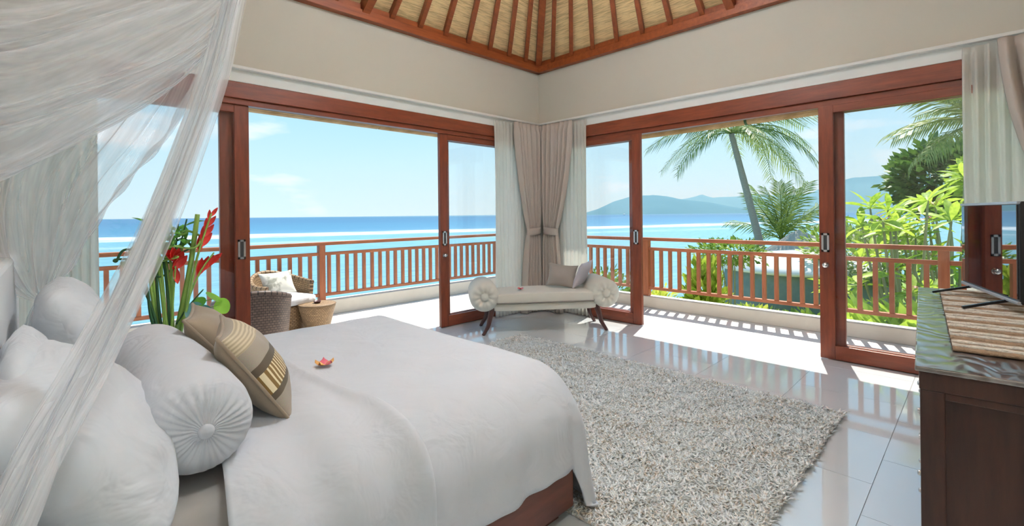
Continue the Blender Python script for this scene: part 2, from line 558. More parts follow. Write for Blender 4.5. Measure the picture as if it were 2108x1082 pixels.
    nt.links.new(band(V, 0.30, 0.50), m2.inputs[0])
    nt.links.new(m1.outputs[0], m2.inputs[1])
    nt.links.new(scr.outputs[0], m2.inputs[2])
    st2 = N(nt, 'ShaderNodeTexWave', Scale=9.0, bands_direction='Y')
    nt.links.new(uv.outputs[0], st2.inputs['Vector'])
    m3 = N(nt, 'ShaderNodeMixRGB')
    nt.links.new(band(V, 0.76, 0.96), m3.inputs[0])
    nt.links.new(m2.outputs[0], m3.inputs[1])
    g = N(nt, 'ShaderNodeMixRGB')
    g.inputs[1].default_value = (0.46, 0.37, 0.24, 1)
    g.inputs[2].default_value = (0.70, 0.60, 0.42, 1)
    nt.links.new(st2.outputs['Fac'], g.inputs[0])
    nt.links.new(g.outputs[0], m3.inputs[2])
    nt.links.new(m3.outputs[0], b.inputs['Base Color'])
    b.inputs['Roughness'].default_value = 0.6
    # printed patio cushion
    m, nt, b = _nodes('patio_cushion_cloth')
    tc = N(nt, 'ShaderNodeTexCoord')
    no = N(nt, 'ShaderNodeTexNoise', Scale=9.0, Detail=5.0)
    nt.links.new(tc.outputs['Object'], no.inputs['Vector'])
    cr = N(nt, 'ShaderNodeValToRGB')
    cr.color_ramp.elements[0].position = 0.40
    cr.color_ramp.elements[0].color = (0.36, 0.36, 0.30, 1)
    cr.color_ramp.elements[1].position = 0.50
    cr.color_ramp.elements[1].color = (0.74, 0.72, 0.64, 1)
    nt.links.new(no.outputs['Fac'], cr.inputs[0])
    nt.links.new(cr.outputs[0], b.inputs['Base Color'])
    b.inputs['Roughness'].default_value = 0.9


_special()


def netting(name, scale, lo, hi):
    """fine net whose threads bunch into denser streaks along the gathers"""
    m, nt, b = _nodes(name)
    b.inputs['Base Color'].default_value = (0.97, 0.98, 1.0, 1)
    b.inputs['Roughness'].default_value = 0.9
    b.inputs['Specular IOR Level'].default_value = 0.1
    uv = N(nt, 'ShaderNodeUVMap')
    mp = N(nt, 'ShaderNodeMapping')
    mp.inputs['Scale'].default_value = (scale[0], scale[1], 1)
    nt.links.new(uv.outputs[0], mp.inputs[0])
    no = N(nt, 'ShaderNodeTexNoise', Scale=1.0, Detail=4.0, Roughness=0.6)
    nt.links.new(mp.outputs[0], no.inputs['Vector'])
    mr_ = N(nt, 'ShaderNodeMapRange')
    mr_.inputs['From Min'].default_value = 0.38
    mr_.inputs['From Max'].default_value = 0.68
    mr_.inputs['To Min'].default_value = lo
    mr_.inputs['To Max'].default_value = hi
    nt.links.new(no.outputs['Fac'], mr_.inputs['Value'])
    tr = N(nt, 'ShaderNodeBsdfTranslucent')
    tr.inputs[0].default_value = (0.97, 0.98, 1.0, 1)
    ms = N(nt, 'ShaderNodeMixShader')
    ms.inputs[0].default_value = 0.45
    nt.links.new(b.outputs[0], ms.inputs[1])
    nt.links.new(tr.outputs[0], ms.inputs[2])
    tp = N(nt, 'ShaderNodeBsdfTransparent')
    m2 = N(nt, 'ShaderNodeMixShader')
    nt.links.new(mr_.outputs[0], m2.inputs[0])
    nt.links.new(tp.outputs[0], m2.inputs[1])
    nt.links.new(ms.outputs[0], m2.inputs[2])
    nt.links.new(m2.outputs[0], nt.nodes['Material Output'].inputs['Surface'])


netting('net_swag', (2.0, 26.0), 0.30, 0.74)
netting('net', (22.0, 1.6), 0.22, 0.62)
netting('net_gathered', (26.0, 1.5), 0.22, 0.70)


# ------------------------------------------------------------------ mesh helpers
class MB:
    def __init__(self):
        self.v, self.f, self.uv, self.mi = [], [], [], []

    def quad(self, a, b, c, d, uv=None, mi=0):
        n = len(self.v)
        self.v += [tuple(a), tuple(b), tuple(c), tuple(d)]
        self.f.append((n, n + 1, n + 2, n + 3))
        self.uv.append(uv)
        self.mi.append(mi)

    def box(self, lo, hi):
        x0, y0, z0 = lo
        x1, y1, z1 = hi
        n = len(self.v)
        self.v += [(x0, y0, z0), (x1, y0, z0), (x1, y1, z0), (x0, y1, z0), (x0, y0, z1), (x1, y0, z1), (x1, y1, z1), (x0, y1, z1)]
        for q in ((0, 3, 2, 1), (4, 5, 6, 7), (0, 1, 5, 4), (1, 2, 6, 5), (2, 3, 7, 6), (3, 0, 4, 7)):
            self.f.append(tuple(n + i for i in q))
            self.uv.append(None)
            self.mi.append(0)
        return self

    def beam(self, p0, p1, w, h, up=(0, 0, 1)):
        """square-section bar from p0 to p1"""
        p0, p1 = Vector(p0), Vector(p1)
        d = (p1 - p0).normalized()
        s = d.cross(Vector(up)).normalized()
        u = s.cross(d).normalized()
        n = len(self.v)
        for p in (p0, p1):
            for a, b in ((-1, -1), (1, -1), (1, 1), (-1, 1)):
                self.v.append(tuple(p + s * (a * w / 2) + u * (b * h / 2)))
        for q in ((0, 1, 2, 3), (7, 6, 5, 4), (0, 4, 5, 1), (1, 5, 6, 2), (2, 6, 7, 3), (3, 7, 4, 0)):
            self.f.append(tuple(n + i for i in q))
            self.uv.append(None)
            self.mi.append(0)
        return self

    def grid(self, fn, nu, nv, close_u=False, mi=0):
        """fn(u, v) -> point, u and v in 0..1"""
        n = len(self.v)
        cu = nu if close_u else nu + 1
        for j in range(nv + 1):
            for i in range(cu):
                self.v.append(tuple(fn(i / nu, j / nv)))
        for j in range(nv):
            for i in range(nu):
                i2 = (i + 1) % cu
                self.f.append((n + j * cu + i, n + j * cu + i2, n + (j + 1) * cu + i2, n + (j + 1) * cu + i))
                u0, u1, v0, v1 = i / nu, (i + 1) / nu, j / nv, (j + 1) / nv
                self.uv.append(((u0, v0), (u1, v0), (u1, v1), (u0, v1)))
                self.mi.append(mi)
        return self

    def lathe(self, prof, n=24, mod=None, axis='Z', origin=(0, 0, 0)):
        """prof: (radius, height) list, revolved about axis through origin"""
        ox, oy, oz = origin
        k = len(prof) - 1

        def fn(u, v):
            i = min(int(round(v * k)), k)
            r, h = prof[i]
            a = u * 2 * PI
            if mod:
                r, h = mod(r, h, a, i)
            c, s = r * math.cos(a), r * math.sin(a)
            if axis == 'Z':
                return (ox + c, oy + s, oz + h)
            if axis == 'Y':
                return (ox + c, oy + h, oz + s)
            return (ox + h, oy + c, oz + s)
        return self.grid(fn, n, k, close_u=True)

    def tube(self, pts, rad, n=8, caps=True):
        pts = [Vector(p) for p in pts]
        if not hasattr(rad, '__len__'):
            rad = [rad] * len(pts)
        base = len(self.v)
        up = Vector((0, 0, 1))
        s = None
        for i, p in enumerate(pts):
            d = (pts[min(i + 1, len(pts) - 1)] - pts[max(i - 1, 0)]).normalized()
            if s is None:
                r0 = up if abs(d.z) < 0.9 else Vector((1, 0, 0))
                s = d.cross(r0).normalized()
            s = (s - d * s.dot(d)).normalized()
            t = d.cross(s)
            for k in range(n):
                a = 2 * PI * k / n
                self.v.append(tuple(p + (s * math.cos(a) + t * math.sin(a)) * rad[i]))
        for i in range(len(pts) - 1):
            for k in range(n):
                k2 = (k + 1) % n
                self.f.append((base + i * n + k, base + i * n + k2, base + (i + 1) * n + k2, base + (i + 1) * n + k))
                u0, u1 = k / n, (k + 1) / n
                v0, v1 = i / (len(pts) - 1), (i + 1) / (len(pts) - 1)
                self.uv.append(((u0, v0), (u1, v0), (u1, v1), (u0, v1)))
                self.mi.append(0)
        if caps:
            self.f.append(tuple(base + k for k in range(n))[::-1])
            self.f.append(tuple(base + (len(pts) - 1) * n + k for k in range(n)))
            self.uv += [None, None]
            self.mi += [0, 0]
        return self

    def mesh(self, name, mat, smooth=False, shift=None):
        vs_ = self.v
        if shift is not None:
            sx, sy, sz = shift
            vs_ = [(a - sx, b - sy, c - sz) for a, b, c in vs_]
        me = bpy.data.meshes.new(name)
        me.from_pydata(vs_, [], self.f)
        if any(u is not None for u in self.uv):
            lay = me.uv_layers.new(name='UVMap')
            flat = []
            for fc, u in zip(self.f, self.uv):
                if u is None or len(u) != len(fc):
                    flat += [0.0] * (2 * len(fc))
                else:
                    for c in u:
                        flat += [c[0], c[1]]
            lay.data.foreach_set('uv', flat)
        for m in (mat if isinstance(mat, (list, tuple)) else [mat]):
            me.materials.append(MATS[m])
        if any(self.mi):
            me.polygons.foreach_set('material_index', self.mi)
        if smooth:
            me.polygons.foreach_set('use_smooth', [True] * len(self.f))
        me.update()
        return me

    def build(self, name, mat, parent=None, smooth=False, world=True, weld=False, bevel=0.0, subsurf=0, solid=0.0):
        """parent given: coordinates are world ones when world is True, else the parent's own"""
        shift = None
        loc = (0, 0, 0)
        if parent is None:
            a = np.array(self.v)
            lo, hi = a.min(0), a.max(0)
            loc = ((lo[0] + hi[0]) / 2, (lo[1] + hi[1]) / 2, lo[2])
            shift = loc
        elif world:
            shift = tuple(parent.matrix_basis.translation if parent.parent is None else parent.parent.matrix_basis.translation + parent.matrix_basis.translation)
        me = self.mesh(name, mat, smooth, shift)
        if weld:
            bm = bmesh.new()
            bm.from_mesh(me)
            bmesh.ops.remove_doubles(bm, verts=bm.verts, dist=1e-4)
            bmesh.ops.recalc_face_normals(bm, faces=bm.faces)
            bm.to_mesh(me)
            bm.free()
        return link(name, me, parent, loc, bevel, subsurf, solid)


def link(name, me, parent=None, loc=(0, 0, 0), bevel=0.0, subsurf=0, solid=0.0):
    o = bpy.data.objects.new(name, me)
    COL.objects.link(o)
    o.location = loc
    if parent is not None:
        o.parent = parent
    if solid:
        md = o.modifiers.new('thickness', 'SOLIDIFY')
        md.thickness = solid
        md.offset = 0
    if bevel:
        md = o.modifiers.new('bevel', 'BEVEL')
        md.width = bevel
        md.segments = 2
        md.limit_method = 'ANGLE'
    if subsurf:
        md = o.modifiers.new('subdivision', 'SUBSURF')
        md.levels = subsurf
        md.render_levels = subsurf
    return o


def tag(o, label, cat, group=None, kind=None):
    o['label'] = label
    o['category'] = cat
    if group:
        o['group'] = group
    if kind:
        o['kind'] = kind
    return o


def thing(name, label, cat, loc=(0, 0, 0), rotz=0.0, group=None):
    o = bpy.data.objects.new(name, None)
    o.empty_display_size = 0.1
    COL.objects.link(o)
    o.location = loc
    o.rotation_euler = (0, 0, rotz)
    return tag(o, label, cat, group)


def struct(o, label=None):
    o['kind'] = 'structure'
    if label:
        o['label'] = label
    return o


def sroot(name, label, loc=(0, 0, 0)):
    o = bpy.data.objects.new(name, None)
    o.empty_display_size = 0.1
    COL.objects.link(o)
    o.location = loc
    return struct(o, label)


def part(lo, hi, name, mat, parent, bevel=0.004, world=True):
    return MB().box(lo, hi).build(name, mat, parent, bevel=bevel, world=world)


def catmull(pts, n):
    """smooth polyline through control points"""
    P = [Vector(p) for p in pts]
    out = []
    m = len(P) - 1
    for k in range(n + 1):
        t = k / n * m
        i = min(int(t), m - 1)
        f = t - i
        p0, p1, p2, p3 = P[max(i - 1, 0)], P[i], P[i + 1], P[min(i + 2, m)]
        out.append(0.5 * ((2 * p1) + (p2 - p0) * f + (2 * p0 - 5 * p1 + 4 * p2 - p3) * f * f + (3 * p1 - p0 - 3 * p2 + p3) * f ** 3))
    return out


def sstep(a, b, x):
    t = max(0.0, min(1.0, (x - a) / (b - a)))
    return t * t * (3 - 2 * t)


# ------------------------------------------------------------------ the room shell
X1, Y1 = 5.08, 4.54            # inner faces of the garden wall and the sea wall
X0, Y0 = -0.40, -0.92          # inner faces of the headboard wall and the television wall
ZP = 3.385                     # underside of the wall plate
floor = struct(MB().box((X0 - 0.16, Y0 - 0.16, -0.30), (X1 + 0.16, Y1 + 0.16, -0.006)).build('floor', 'grout'),
               'polished white tiled floor of the bedroom')
# large polished tiles, half a tile offset from row to row
TS = 0.65
base_tile = None
ys = [0.39 + TS * k for k in range(-3, 8)]
for r, y in enumerate(ys):
    off = 2.555 if (r % 2 == 0) else 2.88
    for k in range(-6, 6):
        x = off + TS * k
        lo = [max(x + 0.0015, X0 - 0.16), max(y + 0.0015, Y0 - 0.16)]
        hi = [min(x + TS - 0.0015, X1 + 0.14), min(y + TS - 0.0015, Y1 + 0.14)]
        if hi[0] - lo[0] < 0.02 or hi[1] - lo[1] < 0.02:
            continue
        full = hi[0] - lo[0] > TS - 0.004 and hi[1] - lo[1] > TS - 0.004
        fl = floor.location
        cx, cy = (lo[0] + hi[0]) / 2, (lo[1] + hi[1]) / 2
        if full and base_tile is not None:
            me = base_tile
        else:
            me = MB().box((lo[0] - cx, lo[1] - cy, -0.0055), (hi[0] - cx, hi[1] - cy, 0.0)).mesh('tile', 'tile')
            if full:
                base_tile = me
        link('tile', me, floor, (cx - fl.x, cy - fl.y, -fl.z))

# sea wall (y = Y1) and garden wall (x = X1): piers and the band above the doors
wl_ = MB()
wl_.box((X0, Y1, 2.525), (X1 + 0.16, Y1 + 0.16, ZP + 0.10))
wl_.box((4.78, Y1, 0.0), (X1 + 0.16, Y1 + 0.16, 2.525))
wl_.box((X0, Y1, 0.0), (-0.34, Y1 + 0.16, 2.525))
struct(wl_.build('wall_left', 'wall_paint'), 'beige wall above the sea-side sliding doors')
wr_ = MB()
wr_.box((X1, Y0, 2.525), (X1 + 0.16, Y1, ZP + 0.10))
wr_.box((X1, 4.24, 0.0), (X1 + 0.16, Y1, 2.525))
wr_.box((X1, Y0, 0.0), (X1 + 0.16, -0.70, 2.525))
struct(wr_.build('wall_right', 'wall_paint'), 'beige wall above the garden-side sliding doors')
struct(MB().box((X0 - 0.16, Y0 - 0.16, 0.0), (X0, Y1 + 0.16, ZP + 0.10)).build('wall_headboard', 'wall_paint'), 'beige wall behind the headboard')
struct(MB().box((X0, Y0 - 0.16, 0.0), (X1 + 0.16, Y0, ZP + 0.10)).build('wall_back', 'wall_paint'), 'beige wall behind the dresser')

# white pelmet strip with curtain track above each run of doors
t = MB()
t.box((X0, Y1 - 0.022, 2.525), (X1, Y1, 2.635))
t.box((X0, Y1 - 0.075, 2.628), (X1, Y1, 2.655))
struct(t.build('trim_1', 'white_paint', bevel=0.004), 'white curtain track strip along the sea wall')
t = MB()
t.box((X1 - 0.022, Y0, 2.525), (X1, Y1 - 0.076, 2.635))
t.box((X1 - 0.075, Y0, 2.628), (X1, Y1 - 0.076, 2.655))
struct(t.build('trim_2', 'white_paint', bevel=0.004), 'white curtain track strip along the garden wall')
# timber door heads
hd = sroot('trim_3', 'red-brown timber door head along the sea wall', (2.2, Y1, 2.3))
part((-0.34, Y1 - 0.02, 2.385), (4.78, Y1 + 0.14, 2.525), 'head_beam', 'door_wood_x', hd)
part((-0.34, Y1 + 0.005, 2.335), (4.78, Y1 + 0.085, 2.385), 'track_board', 'door_wood_x', hd)
hd = sroot('trim_4', 'red-brown timber door head along the garden wall', (X1, 1.8, 2.3))
part((X1 - 0.02, -0.70, 2.375), (X1 + 0.14, 4.24, 2.525), 'head_beam', 'door_wood_y', hd)
part((X1 + 0.005, -0.70, 2.315), (X1 + 0.085, 4.24, 2.375), 'track_board', 'door_wood_y', hd)


def handle(parent, c, along, knob=False):
    """flush steel pull on the room face of a stile. along: 'x' on the sea wall, 'y' on the garden wall"""
    w, h = 0.030, 0.085

    def bx(a, z0, z1, d0, d1, name, mat, pr):
        if along == 'x':
            return part((c[0] + a[0], c[1] - d1, c[2] + z0), (c[0] + a[1], c[1] - d0, c[2] + z1), name, mat, pr, 0.002)
        return part((c[0] - d1, c[1] + a[0], c[2] + z0), (c[0] - d0, c[1] + a[1], c[2] + z1), name, mat, pr, 0.002)
    p = bx((-w, w), -h, h, 0.0005, 0.004, 'pull_plate', 'dark_slot', parent)
    m = MB()
    for a, z0, z1 in (((-w, w), h - 0.018, h), ((-w, w), -h, -h + 0.018), ((-w, -w + 0.016), -h, h), ((w - 0.016, w), -h, h)):
        if along == 'x':
            m.box((c[0] + a[0], c[1] - 0.009, c[2] + z0), (c[0] + a[1], c[1] - 0.003, c[2] + z1))
        else:
            m.box((c[0] - 0.009, c[1] + a[0], c[2] + z0), (c[0] - 0.003, c[1] + a[1], c[2] + z1))
    m.build('pull_rim', 'steel', parent)
    if knob:
        prof = [(0.0, -0.034), (0.020, -0.032), (0.024, -0.022), (0.016, -0.010), (0.026, -0.003), (0.027, 0.0)]
        kz = c[2] - 0.205
        if along == 'x':
            MB().lathe(prof, 16, axis='Y', origin=(c[0], c[1], kz)).build('lock_knob', 'steel', parent, smooth=True)
        else:
            MB().lathe(prof, 16, axis='X', origin=(c[0], c[1], kz)).build('lock_knob', 'steel', parent, smooth=True)


def door_leaf(name, label, along, a0, a1, f0, f1, sw0=0.115, sw1=0.115, zt=2.335):
    """framed glass leaf. a0..a1 along the wall, f0..f1 through it (room face first)"""
    mid = (f0 + f1) / 2
    base = ((a0 + a1) / 2, mid, 0.0) if along == 'x' else (mid, (a0 + a1) / 2, 0.0)
    d = sroot(name, label, base)

    def bx(u0, u1, z0, z1, nm, mt, e=0.0):
        if along == 'x':
            return part((u0, f0 + e, z0), (u1, f1 - e, z1), nm, mt, d, 0.004)
        return part((f0 + e, u0, z0), (f1 - e, u1, z1), nm, mt, d, 0.004)
    hz = 'door_wood_' + along
    bx(a0, a0 + sw0, 0.008, zt, 'stile', 'door_wood_z')
    bx(a1 - sw1, a1, 0.008, zt, 'stile', 'door_wood_z')
    bx(a0 + sw0, a1 - sw1, 0.008, 0.135, 'bottom_rail', hz)
    bx(a0 + sw0, a1 - sw1, zt - 0.07, zt, 'top_rail', hz)
    e = (f1 - f0) / 2 - 0.003
    bx(a0 + sw0 - 0.005, a1 - sw1 + 0.005, 0.13, zt - 0.065, 'pane', 'door_glass', e)
    return d


# sea wall: one pair of leaves stacked at each end of the opening
d1 = door_leaf('door_1', 'inner sliding glass door leaf beside the bed, steel pull on its stile', 'x', -0.30, 1.262, 4.565, 4.610)
handle(d1, (1.195, 4.565, 1.073), 'x')
door_leaf('door_2', 'outer sliding glass door leaf behind the leaf beside the bed', 'x', -0.32, 1.165, 4.640, 4.685)
d3 = door_leaf('door_3', 'sliding glass door leaf left of the corner curtains, steel pull and lock', 'x', 3.325, 4.76, 4.565, 4.610)
handle(d3, (3.383, 4.565, 1.077), 'x', True)
door_leaf('door_4', 'outer glass door leaf behind the one left of the corner curtains', 'x', 3.40, 4.77, 4.640, 4.685)
# garden wall
d5 = door_leaf('door_5', 'sliding glass door leaf right of the corner curtains', 'y', 2.885, 4.20, 5.045, 5.090, zt=2.315)
handle(d5, (5.045, 2.95, 1.066), 'y')
door_leaf('door_6', 'outer glass door leaf behind the one right of the corner curtains', 'y', 2.97, 4.22, 5.120, 5.165, zt=2.315)
d7 = door_leaf('door_7', 'sliding glass door leaf behind the dresser with steel pull and lock', 'y', -0.60, 1.058, 5.045, 5.090, zt=2.315)
handle(d7, (5.045, 1.010, 1.067), 'y', True)
door_leaf('door_8', 'outer glass door leaf behind the leaf near the dresser', 'y', -0.62, 0.99, 5.120, 5.165, zt=2.315)

# ------------------------------------------------------------------ roof: plate, fan rafters, bamboo sheets
AP = Vector((2.34, 1.81, 5.25))
roof = sroot('ceiling', 'open hipped roof with red-brown rafters and woven bamboo sheets', (AP.x, AP.y, ZP))
pl = MB()
for a, b in (((X0, Y1 - 0.03), (X1, Y1 - 0.03)), ((X1 - 0.03, Y1), (X1 - 0.03, Y0)), ((X0, Y0 + 0.03), (X1, Y0 + 0.03)), ((X0 + 0.03, Y0), (X0 + 0.03, Y1))):
    m = MB().beam((a[0], a[1], ZP + 0.045), (b[0], b[1], ZP + 0.045), 0.10, 0.09)
    m.build('wall_plate', 'roof_wood', roof, bevel=0.004)
    dx, dy = (0.07, 0.0), (0.0, 0.0)
    m = MB().beam((a[0], a[1], ZP + 0.12), (b[0], b[1], ZP + 0.12), 0.03, 0.08)
    m.build('upper_plate', 'roof_wood', roof, bevel=0.004)
offs = [0.0, 0.27, 0.605, 0.96, 1.33, 1.69, 2.05, 2.42, 2.74]
foot = []


def side(corner, dirv, flip):
    res = []
    for k in range(8):
        p = Vector(corner) + Vector(dirv) * offs[k]
        res.append(p)
    return res


ZF = ZP + 0.11
corners = [Vector((X1, Y1, ZF)), Vector((X1, Y0, ZF)), Vector((X0, Y0, ZF)), Vector((X0, Y1, ZF))]
ring = []
for i in range(4):
    c, nx = corners[i], corners[(i + 1) % 4]
    d = (nx - c).normalized()
    L = (nx - c).length
    for o in offs[:-1]:
        ring.append((c + d * o, 'hip' if o == 0 else 'r'))
    ring.append((c + d * (L / 2), 'main'))
    for o in reversed(offs[1:-1]):
        ring.append((c + d * (L - o), 'r'))
UPN = Vector((0, 0, 1))
for p, kind in ring:
    s = p.lerp(AP, 0.012)
    e = p.lerp(AP, 0.97)
    w, h, dz = (0.052, 0.085, 0.0) if kind == 'r' else ((0.085, 0.11, -0.01) if kind == 'hip' else (0.085, 0.12, -0.03))
    MB().beam(s + UPN * dz, e + UPN * dz, w, h).build('rafter' if kind == 'r' else ('hip_rafter' if kind == 'hip' else 'main_rafter'), 'roof_wood', roof, bevel=0.004)
for i in range(len(ring)):
    a, b = ring[i][0], ring[(i + 1) % len(ring)][0]
    out = ((a + b) / 2 - AP)
    out.z = 0
    ext = 0.045
    a2 = AP + (a - AP) * 1.0 + UPN * ext
    b2 = AP + (b - AP) * 1.0 + UPN * ext
    ap = AP + UPN * ext
    L = (a - AP).length
    w = (b - a).length
    m = MB()

    def fn(u, v, a2=a2, b2=b2, ap=ap):
        return a2.lerp(b2, u).lerp(ap, v * 0.985)
    m.grid(fn, 1, 6)
    m.uv = [tuple((q[0] * w, q[1] * L / 2) for q in uu) for uu in m.uv]
    m.build('bamboo_sheet', 'bamboo_mat', roof)
# solid thatch laid over the bamboo, continuing as the eaves
ov = [(X1 + 0.80, Y1 + 0.52, 2.70), (X1 + 0.80, Y0 - 0.5, 2.70), (X0 - 0.5, Y0 - 0.5, 2.70), (X0 - 0.5, Y1 + 0.52, 2.70)]
th = MB()
apx = (AP.x, AP.y, AP.z + 0.30)
mid = [(X1 + 0.16, Y1 + 0.16, ZF + 0.12), (X1 + 0.16, Y0 - 0.16, ZF + 0.12), (X0 - 0.16, Y0 - 0.16, ZF + 0.12), (X0 - 0.16, Y1 + 0.16, ZF + 0.12)]
mido = [(x, y, z + 0.14) for x, y, z in mid]
ovo = [(x, y, z + 0.12) for x, y, z in ov]
for i in range(4):
    j = (i + 1) % 4
    th.quad(mid[i], mid[j], ov[j], ov[i])
    th.quad(ov[i], ov[j], ovo[j], ovo[i])
    th.quad(ovo[i], ovo[j], mido[j], mido[i])
    n = len(th.v)
    th.v += [mido[i], mido[j], apx]
    th.f.append((n, n + 1, n + 2))
    th.uv.append(None)
    th.mi.append(0)
th.build('thatch_cover', 'thatch', roof, weld=True)


# ------------------------------------------------------------------ terrace, kerb, railings
RX, RY = 6.20, 6.45            # lines of the two railings
fb = MB()
fb.box((X1 + 0.16, -2.6, -0.30), (RX + 0.12, RY + 0.12, -0.004))
fb.box((-2.4, Y1 + 0.16, -0.30), (X1 + 0.16, RY + 0.12, -0.004))
struct(fb.build('floor_terrace', 'terrace_stone'), 'sunlit pale terrace floor outside the doors')
struct(MB().box((-2.4, RY - 0.09, -0.004), (RX + 0.10, RY + 0.10, 0.195)).build('trim_5', 'cream_stone', bevel=0.01), 'low cream kerb under the sea-side railing')
struct(MB().box((RX - 0.08, -2.6, -0.004), (RX + 0.10, RY - 0.09, 0.155)).build('trim_6', 'cream_stone', bevel=0.01), 'low cream kerb under the garden-side railing')


def railing(name, label, along, line, a0, a1, posts, first, step, zk):
    base = ((a0 + a1) / 2, line, zk) if along == 'x' else (line, (a0 + a1) / 2, zk)
    r = thing(name, label, 'railing', base)

    def bx(u0, u1, hw, z0, z1, nm, mt):
        if along == 'x':
            return part((u0, line - hw, z0), (u1, line + hw, z1), nm, mt, r, 0.004)
        return part((line - hw, u0, z0), (line + hw, u1, z1), nm, mt, r, 0.004)
    hz = 'rail_wood_' + along
    bx(a0, a1, 0.045, 0.955, 1.0, 'top_rail', hz)
    bx(a0, a1, 0.026, 0.815, 0.858, 'middle_rail', hz)
    bx(a0, a1, 0.030, 0.250, 0.290, 'bottom_rail', hz)
    for p in posts:
        bx(p - 0.043, p + 0.043, 0.043, zk, 0.955, 'post', 'rail_wood_z')
    me = MB().box((-0.021, -0.021, 0.0), (0.021, 0.021, 0.525)).mesh('baluster', 'rail_wood_z')
    k0 = int(math.ceil((a0 - first) / step))
    k1 = int(math.floor((a1 - first) / step))
    for k in range(k0, k1 + 1):
        u = first + step * k
        if any(abs(u - p) < 0.06 for p in posts):
            continue
        loc = (u - base[0], 0, 0.290 - zk) if along == 'x' else (0, u - base[1], 0.290 - zk)
        link('baluster', me, r, loc)
    return r


railing('railing', 'orange-brown wooden railing along the sea side of the terrace', 'x', RY, -2.2, RX - 0.05, [-0.85, 2.672, RX - 0.10], 2.78, 0.1311, 0.195)
railing('railing', 'orange-brown wooden railing along the garden side of the terrace', 'y', RX, -2.4, RY - 0.06, [-2.95, 0.263, 3.455], 3.365, 0.1352, 0.155)


def blind(label, along, line, a0, a1, straps, zb=2.376, top=2.72):
    R = 0.052
    zc = zb + R
    base = ((a0 + a1) / 2, line, zb) if along == 'x' else (line, (a0 + a1) / 2, zb)
    r = thing('bamboo_blind', label, 'blind', base, group='rolled bamboo blinds under the eaves')

    def roll(u, v):
        a = u * 2 * PI
        rr = R + (0.0035 if int(u * 36) % 2 else 0.0)
        q = a0 + (a1 - a0) * v
        if along == 'x':
            return (q, line + rr * math.cos(a), zc + rr * math.sin(a))
        return (line + rr * math.cos(a), q, zc + rr * math.sin(a))
    MB().grid(roll, 36, 10, close_u=True).build('roll', 'blind_bamboo', r)
    if along == 'x':
        part((a0, line - 0.006, zc + 0.03), (a1, line + 0.006, top), 'hanging_slats', 'blind_bamboo', r, 0.0)
    else:
        part((line - 0.006, a0, zc + 0.03), (line + 0.006, a1, top), 'hanging_slats', 'blind_bamboo', r, 0.0)
    for s in straps:
        def st(u, v, s=s):
            a = u * 2 * PI
            q = s + 0.03 * (v - 0.5)
            rr = R + 0.007
            if along == 'x':
                return (q, line + rr * math.cos(a), zc + rr * math.sin(a))
            return (line + rr * math.cos(a), q, zc + rr * math.sin(a))
        MB().grid(st, 20, 1, close_u=True).build('strap', 'dark_stem', r)


blind('rolled bamboo blind under the eave over the sea-side doorway', 'x', Y1 + 0.46, -0.5, 2.75, [0.5])
blind('rolled bamboo blind over the sea-side doors, next to the corner', 'x', Y1 + 0.46, 2.77, 5.2, [4.4])
blind('rolled bamboo blind over the garden doorway, dark strap before the palm', 'y', X1 + 0.72, 1.02, 4.9, [1.929])
blind('rolled bamboo blind over the garden door leaf behind the dresser', 'y', X1 + 0.72, -1.2, 1.0, [0.75, -0.4])

# ------------------------------------------------------------------ sea, land, hills
ZS, ZG = -4.0, -1.6
sea = MB()
S = 26000.0
sea.quad((-S, -S, ZS), (S, -S, ZS), (S, S, ZS), (-S, S, ZS))
tag(sea.build('sea', 'sea_water'), 'turquoise sea with a white line of surf reaching the horizon', 'sea', kind='stuff')

shore = [(6.30, -14), (6.30, 6.6), (7.4, 7.0), (9.5, 7.2), (13, 7.4), (17, 7.2), (21, 6.4), (26, 3.2), (34, -3), (40, -14)]
land = MB()
n = len(shore)
land.v = [(x, y, ZG) for x, y in shore] + [(x + (0.6 if x > 7 else 0), y + (0.8 if x > 7 else 0), ZS - 0.5) for x, y in shore]
land.f = [tuple(range(n))[::-1]] + [(i, (i + 1) % n, n + (i + 1) % n, n + i) for i in range(n)]
land.uv = [None] * len(land.f)
land.mi = [0] * len(land.f)
o = land.build('floor_garden', 'lawn')
struct(o, 'green garden ground below the terrace')
# wall of the storey below the terrace
lw = MB()
lw.box((-2.4, Y1 - 0.5, ZS + 0.002), (RX + 0.08, RY + 0.08, -0.30))
lw.box((X1 - 0.5, -14, ZS + 0.002), (RX + 0.08, Y1 - 0.5, -0.30))
struct(lw.build('wall_lower', 'cream_stone'), 'wall of the storey below the terrace')


def ridge(name, label, fwd, pts, depth):
    """hill range: pts = (lateral metres, height metres) of its skyline, rounded slopes to front and back"""
    v = Vector((math.cos(YAW), math.sin(YAW), 0))
    r = Vector((math.sin(YAW), -math.cos(YAW), 0))
    nu, nv = 90, 10
    xs = [p[0] for p in pts]
    hs = [p[1] for p in pts]

    def fn(u, t):
        l = xs[0] + (xs[-1] - xs[0]) * u
        h = float(np.interp(l, xs, hs))
        q = t * 2 - 1
        sl = max(0.0, 1 - abs(q) ** 1.3)
        nz = mn.fractal(Vector((l * 0.0022, q * 1.6, fwd * 0.01)), 1.0, 2.0, 5)
        hh = h * sl * (1 + 0.22 * nz * (0.35 + abs(q)))
        p = v * (fwd + q * depth) + r * l
        return (p.x, p.y, ZS - 6 + hh)
    o = MB().grid(fn, nu, nv).build(name, 'haze_tinted_hill', smooth=True)
    return tag(o, label, 'mountain')


